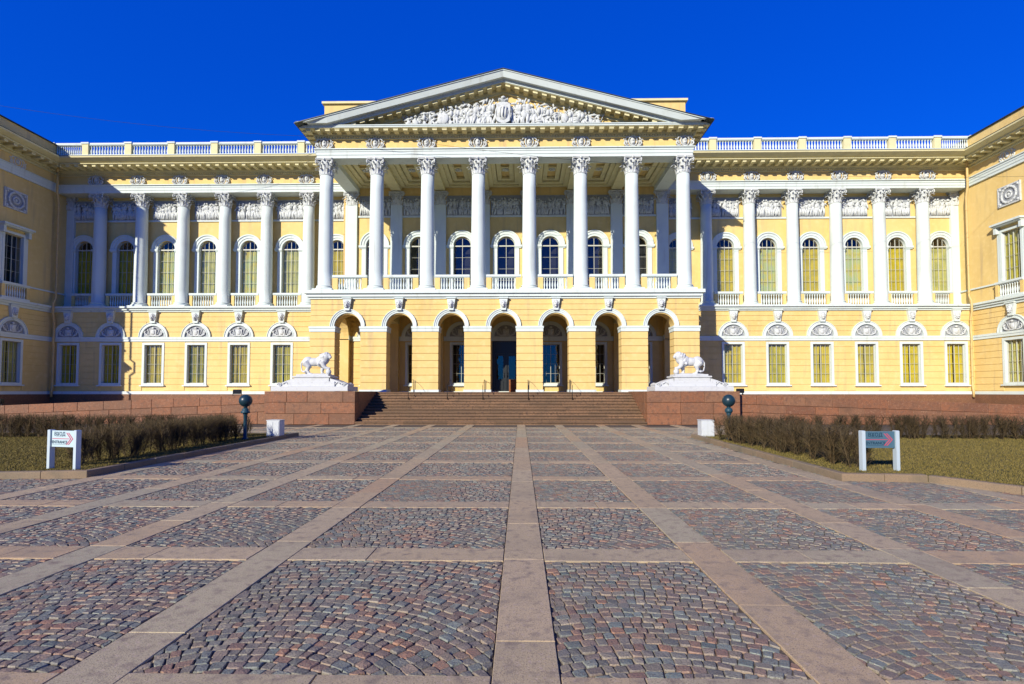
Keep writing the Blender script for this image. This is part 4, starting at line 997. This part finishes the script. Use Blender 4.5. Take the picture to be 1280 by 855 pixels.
    m = MB(); box(m, X0 - (.6 if sgn < 0 else 0), X1 + (.6 if sgn > 0 else 0), -.62, 13.5, 17.826, 18.80); part('parapet', m, 'yellow', w)
    m = MB(); box(m, X0 - (.7 if sgn < 0 else 0), X1 + (.7 if sgn > 0 else 0), -.72, 13.6, 18.80, 18.86); part('parapet_cap', m, 'roof', w)
wing(-1); wing(1)

# drain pipes
def pipe(pts, label, r=.07):
    o = thing('drain_pipe', label, 'drain pipe', (pts[-1][0], pts[-1][1], pts[-1][2])); b0 = Vector(pts[-1])
    m = MB(); tube(m, [Vector(p) - b0 for p in pts], r, 10); part('pipe', m, 'pipe', o)
    z = pts[0][2] - 1.2
    m = MB(); lathe(m, [(r, -.1), (r * 2, .25), (r * 2, .35)], 10, Vector(pts[0]) - b0); part('hopper', m, 'pipe', o)
    while z > pts[-1][2] + .5:
        x, y = next(((p[0], p[1]) for p, q in zip(pts[::-1], pts[::-1][1:]) if p[2] <= z <= q[2]), (pts[0][0], pts[0][1]))
        m = MB(); lathe(m, [(r * 1.25, 0), (r * 1.25, .06)], 10, Vector((x, y, z)) - b0); part('bracket', m, 'pipe', o); z -= 1.9
def jog(x, y, dx, dy, top=17.2, bot=1.3):
    o = lambda k, z: (x + dx * k, y + dy * k, z)
    return [o(1.6, top), o(1.6, 16.5), o(1.6, 15.7), o(0.2, 15.0), o(0.2, 8.2), o(1.8, 7.8), o(1.8, 7.1), o(.7, 6.6), o(.7, 5.7), o(1.0, 5.5), o(1.0, 5.1), o(.7, 4.9), o(.7, 2.0), o(1.2, 1.75), o(1.2, bot)]
pipe(jog(XC - XW + .32, YB - .12, .06, -.18), 'yellow drain pipe in the shaded left corner of the courtyard')
pipe(jog(XC + XW - .32, YB - .12, -.06, -.18), 'yellow drain pipe in the sunlit right corner of the courtyard')
pipe([(XC - 11.6, YB + .75, 16.0), (XC - 11.6, YB + .75, 7.75)], 'thin yellow drain pipe beside the portico behind its left end column', .06)
pipe([(XC - XW + 0.2, YB - 8.3, 17.2), (XC - XW + 0.2, YB - 8.3, 8.2), (XC - XW + 0.5, YB - 8.3, 8), (XC - XW + 0.5, YB - 8.3, 7.3), (XC - XW + 0.2, YB - 8.3, 7.1), (XC - XW + 0.2, YB - 8.3, 5.9), (XC - XW + 0.42, YB - 8.3, 5.75), (XC - XW + 0.42, YB - 8.3, 5.3), (XC - XW + 0.2, YB - 8.3, 5.1), (XC - XW + 0.2, YB - 8.3, 4.2), (XC - XW + 0.45, YB - 8.3, 3.9), (XC - XW + 0.45, YB - 8.3, 3.0), (XC - XW + 0.2, YB - 8.3, 2.7), (XC - XW + 0.2, YB - 8.3, 1.3)], 'yellow drain pipe on the outer corner of the left wing')

# ------------------------------------------------------------ lions
def lion_mesh():
    m = MB(); T_ = lambda p, r, n=10: tube(m, p, r, n)
    # faces +x; feet at z = 0
    ell(m, (-.46, 0, .70), (.32, .23, .28), None, 16, 10); ell(m, (-.10, 0, .69), (.46, .22, .23), None, 16, 10); ell(m, (.28, 0, .72), (.34, .25, .31), None, 16, 10)
    ell(m, (.48, -.03, .84), (.28, .25, .32), (0, .4, 0), 16, 10); ell(m, (.60, -.07, .98), (.24, .23, .25), None, 16, 10)
    for k in range(34):
        a = k * 2.4; q = .20 + .05 * math.sin(k); ell(m, (.56 - .010 * k, -.05 + q * math.cos(a), .92 + q * 1.15 * math.sin(a) - .005 * k), (.085, .065, .08), (0, .5, a), 7, 5)
    ell(m, (.74, -.12, 1.0), (.15, .13, .145), None, 12, 8); ell(m, (.85, -.16, .95), (.095, .085, .075), None, 12, 8); ell(m, (.85, -.16, .89), (.07, .07, .045), None, 8, 6)
    for s in (-1, 1): ell(m, (.67, -.10 + s * .13, 1.13), (.04, .035, .055), None, 8, 5); ell(m, (.85, -.13 + s * .06, 1.03), (.03, .035, .02), None, 6, 4)
    T_([(-.54, .12, .66), (-.46, .13, .42), (-.62, .13, .24), (-.58, .13, .06)], [.22, .14, .085, .08]); ell(m, (-.51, .13, .05), (.14, .08, .065))
    T_([(-.56, -.12, .66), (-.36, -.13, .42), (-.43, -.13, .22), (-.33, -.13, .06)], [.23, .15, .085, .08]); ell(m, (-.26, -.13, .05), (.14, .08, .065))
    T_([(.34, .13, .66), (.32, .14, .38), (.28, .14, .18), (.32, .14, .05)], [.19, .12, .085, .085]); ell(m, (.38, .14, .05), (.13, .085, .065))
    T_([(.42, -.13, .70), (.50, -.14, .46), (.60, -.14, .37), (.72, -.14, .34)], [.19, .125, .095, .08]); ell(m, (.77, -.14, .34), (.11, .085, .065))
    ell(m, (.76, -.14, .15), (.16, .15, .15), None, 14, 9)
    T_([(-.72, 0, .78), (-.86, .02, .62), (-.84, .0, .38), (-.76, -.1, .20), (-.62, -.18, .16)], [.06, .045, .04, .04, .055]); ell(m, (-.58, -.19, .17), (.09, .06, .06))
    ell(m, (0, 0, .02), (.92, .24, .06), None, 20, 6)
    me = m.mesh('lion_body', 'marble'); o = bpy.data.objects.new('t', me); COL.objects.link(o)
    md = o.modifiers.new('r', 'REMESH'); md.mode = 'VOXEL'; md.voxel_size = .022; md.use_smooth_shade = True
    sm = o.modifiers.new('s', 'SMOOTH'); sm.iterations = 2; sm.factor = .5
    dg = bpy.context.evaluated_depsgraph_get(); me2 = bpy.data.meshes.new_from_object(o.evaluated_get(dg)); bpy.data.objects.remove(o); me2.name = 'lion_body'
    if not me2.materials: me2.materials.append(M['marble'])
    return me2
LM = lion_mesh()
def mirror_mesh(me):
    c = me.copy(); c.transform(Matrix.Scale(-1, 4, (1, 0, 0))); c.flip_normals(); return c
for s, lab in ((-1, 'left'), (1, 'right')):
    cx = XC + s * 9.75; z = 1.693
    b = tag(link('scrolled_lion_plinth', None, None, (cx, 27.35, z)), 'white stepped stone block with scrolls under the %s lion' % lab, 'monument', 'white stone blocks under the lions')  # stepped plinth that carries the lion on top of the granite pedestal
    m = MB(); cbox(m, -1.97, 1.97, -.85, .85, 0, .24, .015); part('bottom_slab', m, 'marble', b)
    m = MB(); cbox(m, -.90, .90, -.55, .55, .24, .70, .012); cbox(m, -.98, .98, -.60, .60, .70, .78, .012); cbox(m, -.84, .84, -.48, .48, .78, .87, .012); cbox(m, -1.2, 1.2, -.58, .58, .24, .5, .012); part('block', m, 'marble', b)
    for t_ in (-1, 1):
        m = MB(); pts = [(t_ * 1.15, .24), (t_ * 1.85, .24), (t_ * 1.88, .34), (t_ * 1.78, .42), (t_ * 1.62, .42), (t_ * 1.5, .46), (t_ * 1.32, .54), (t_ * .93, .66)]; pts.append((t_ * .91, .24)); pts = [(x, zz + .0005) for x, zz in pts]
        prism(m, pts if t_ > 0 else pts[::-1], -.5, .5)
        for yy in (-.53, .53): tube(m, [(t_ * (1.66 + .13 * (1 - k / 16) * math.cos(k * .7)), yy, .34 + .1 * (1 - k / 16) * math.sin(k * .7)) for k in range(15)], .025, 5); tube(m, [(t_ * 1.2, yy, .34), (t_ * 1.35, yy, .48), (t_ * 1.5, yy, .38)], .03, 5)
        part('scroll', m, 'marble', b)
    o = link('lion_statue', LM if s < 0 else mirror_mesh(LM), None, (cx + .02, 27.35, z + .855)); o.scale = (.93, .95, .98); tag(o, 'white stone lion with paw on ball, %s of the stairs, facing %s' % (lab, 'right' if s < 0 else 'left'), 'statue', 'lion statues'); 

# ------------------------------------------------------------ small things
for i, (x, y) in enumerate(((-8.62, 18.35), (6.52, 18.62))):
    o = thing('utility_cabinet', 'white utility cabinet standing at the end of the %s hedge' % ('left' if i == 0 else 'right'), 'cabinet', (x, y, .1), 0, 'white cabinets beside the hedges')
    m = MB(); cbox(m, -.22, .22, -.2, .2, 0, .55, .008); part('body', m, 'box', o); m = MB(); box(m, -.235, .235, -.215, .215, .551, .575); part('lid', m, 'box', o)
    for s in (-1, 1): m = MB(); a, b_ = sorted((s * .008, s * .20)); box(m, a, b_, -.212, -.2, .04, .52); part('door', m, 'box', o)
for i, (x, y) in enumerate(((-8.96, 16.95), (6.75, 17.15))):
    o = thing('globe_lamp', 'dark globe lamp on a short post in the %s hedge' % ('left' if i == 0 else 'right'), 'lamp', (x, y, .1), 0, 'globe lamps in the hedges')
    m = MB(); lathe(m, [(.10, 0), (.10, .05), (.06, .08), (.055, .80), (.075, .82), (.075, .86)], 14); part('post', m, 'lampiron', o)
    m = MB()
    if i == 0: lathe(m, [(.13, .86), (.14, .88), (.14, .92), (.10, .95), (.10, 1.0), (.05, 1.04)], 16)
    else: ell(m, (0, 0, .95), (.125, .125, .11), None, 16, 10)
    part('collar', m, 'lampiron', o); m = MB(); ell(m, (0, 0, 1.27), (.205, .205, .205), None, 28, 18); lathe(m, [(.06, 1.03), (.06, 1.10)], 12); part('globe', m, 'lamp', o)
for i, (x, y, z) in enumerate(((XC - 26.3, 27.0, .96), (XC - 13.7, 27.0, 1.45), (XC + 12.25, 27.0, 1.50))):
    o = thing('floodlight', ['dark floodlight on the ramp wall at the edge of the left shadow', 'dark floodlight on the ramp wall just left of the left pedestal', 'dark floodlight at the corner right of the right pedestal'][i], 'floodlight', (x, y, z), .3 * i, 'floodlights on the ramp walls')
    m = MB(); cbox(m, -.19, .19, -.1, .12, .10, .33, .02); part('housing', m, 'iron', o); m = MB(); box(m, -.21, -.195, -.03, .03, 0, .24); box(m, .195, .21, -.03, .03, 0, .24); box(m, -.21, .21, -.031, .031, -.01, .012); part('bracket', m, 'iron', o)
    m = MB(); box(m, -.16, .16, .121, .13, .13, .30); part('lens', m, 'glass', o)

def text_mesh(txt, size, name):
    c = bpy.data.curves.new(name, 'FONT'); c.body = txt; c.size = size; c.align_x = 'CENTER'; c.extrude = .001; c.offset = .0022; c.resolution_u = 3
    o = bpy.data.objects.new(name, c); COL.objects.link(o); dg = bpy.context.evaluated_depsgraph_get(); me = bpy.data.meshes.new_from_object(o.evaluated_get(dg)); bpy.data.objects.remove(o)
    me.transform(Matrix.Rotation(PI / 2, 4, 'X')); me.name = name; me.materials.clear(); me.materials.append(M['ink']); return me
def sign(x, y, rz, face, label):
    o = thing('entrance_sign', label, 'sign', (x, y, .09), rz, 'entrance signs on the lawns')
    for s in (-1, 1):
        m = MB(); cbox(m, s * .34 - .034, s * .34 + .034, -.05, .05, 0, .80, .008); part('post', m, 'post', o)
    m = MB(); box(m, -.30, .30, -.02, .02, .46, .785); p = part('panel', m, face, o)
    t1 = part('lettering', text_mesh('ВХОД', .10, 'lettering'), 'ink', p, (-.09, -.0215, .685)); t2 = part('lettering', text_mesh('ENTRANCE', .078, 'lettering'), 'ink', p, (-.09, -.0215, .53))
    m = MB(); yy0, yy1 = -.0235, -.0205; box(m, -.28, .16, yy0, yy1, .618, .630)
    for d in (0, -.05):
        for s in (-1, 1): q = [(.26 + d, .624), (.15 + d, .624 + s * .12), (.125 + d, .624 + s * .12), (.235 + d, .624)]; prism(m, q[::-1] if s < 0 else q, yy0, yy1)
    part('arrow', m, 'red', p)
    m = MB(); box(m, -.19, .01, yy0, yy1, .668, .672); box(m, -.28, .11, yy0, yy1, .508, .512); part('small_print', m, 'ink', p)
sign(-9.17, 10.42, -.22, 'signlight', 'pale entrance sign with red arrow on two white posts on the left lawn')
sign(7.07, 10.50, .04, 'signblue', 'steel blue entrance sign with red arrow on two white posts on the right lawn')

# overhead cables
def cable(p, q, sag, label):
    m = MB(); p, q = Vector(p), Vector(q); tube(m, [(p + (q - p) * t - Vector((0, 0, sag * 4 * t * (1 - t)))) - p for t in [k / 24 for k in range(25)]], .008, 4)
    o = part('overhead_cable', m, 'wire', None, p); tag(o, label, 'cable')
cable((-34.5, 29, 18.9), (-12.9, 34, 18.6), .5, 'thin cable crossing the sky above the left roof balustrade')
cable((-9.6, 30.0, 16.8), (31.0, 32.0, 14.8), .9, 'thin cable hung from the portico to the right wing')
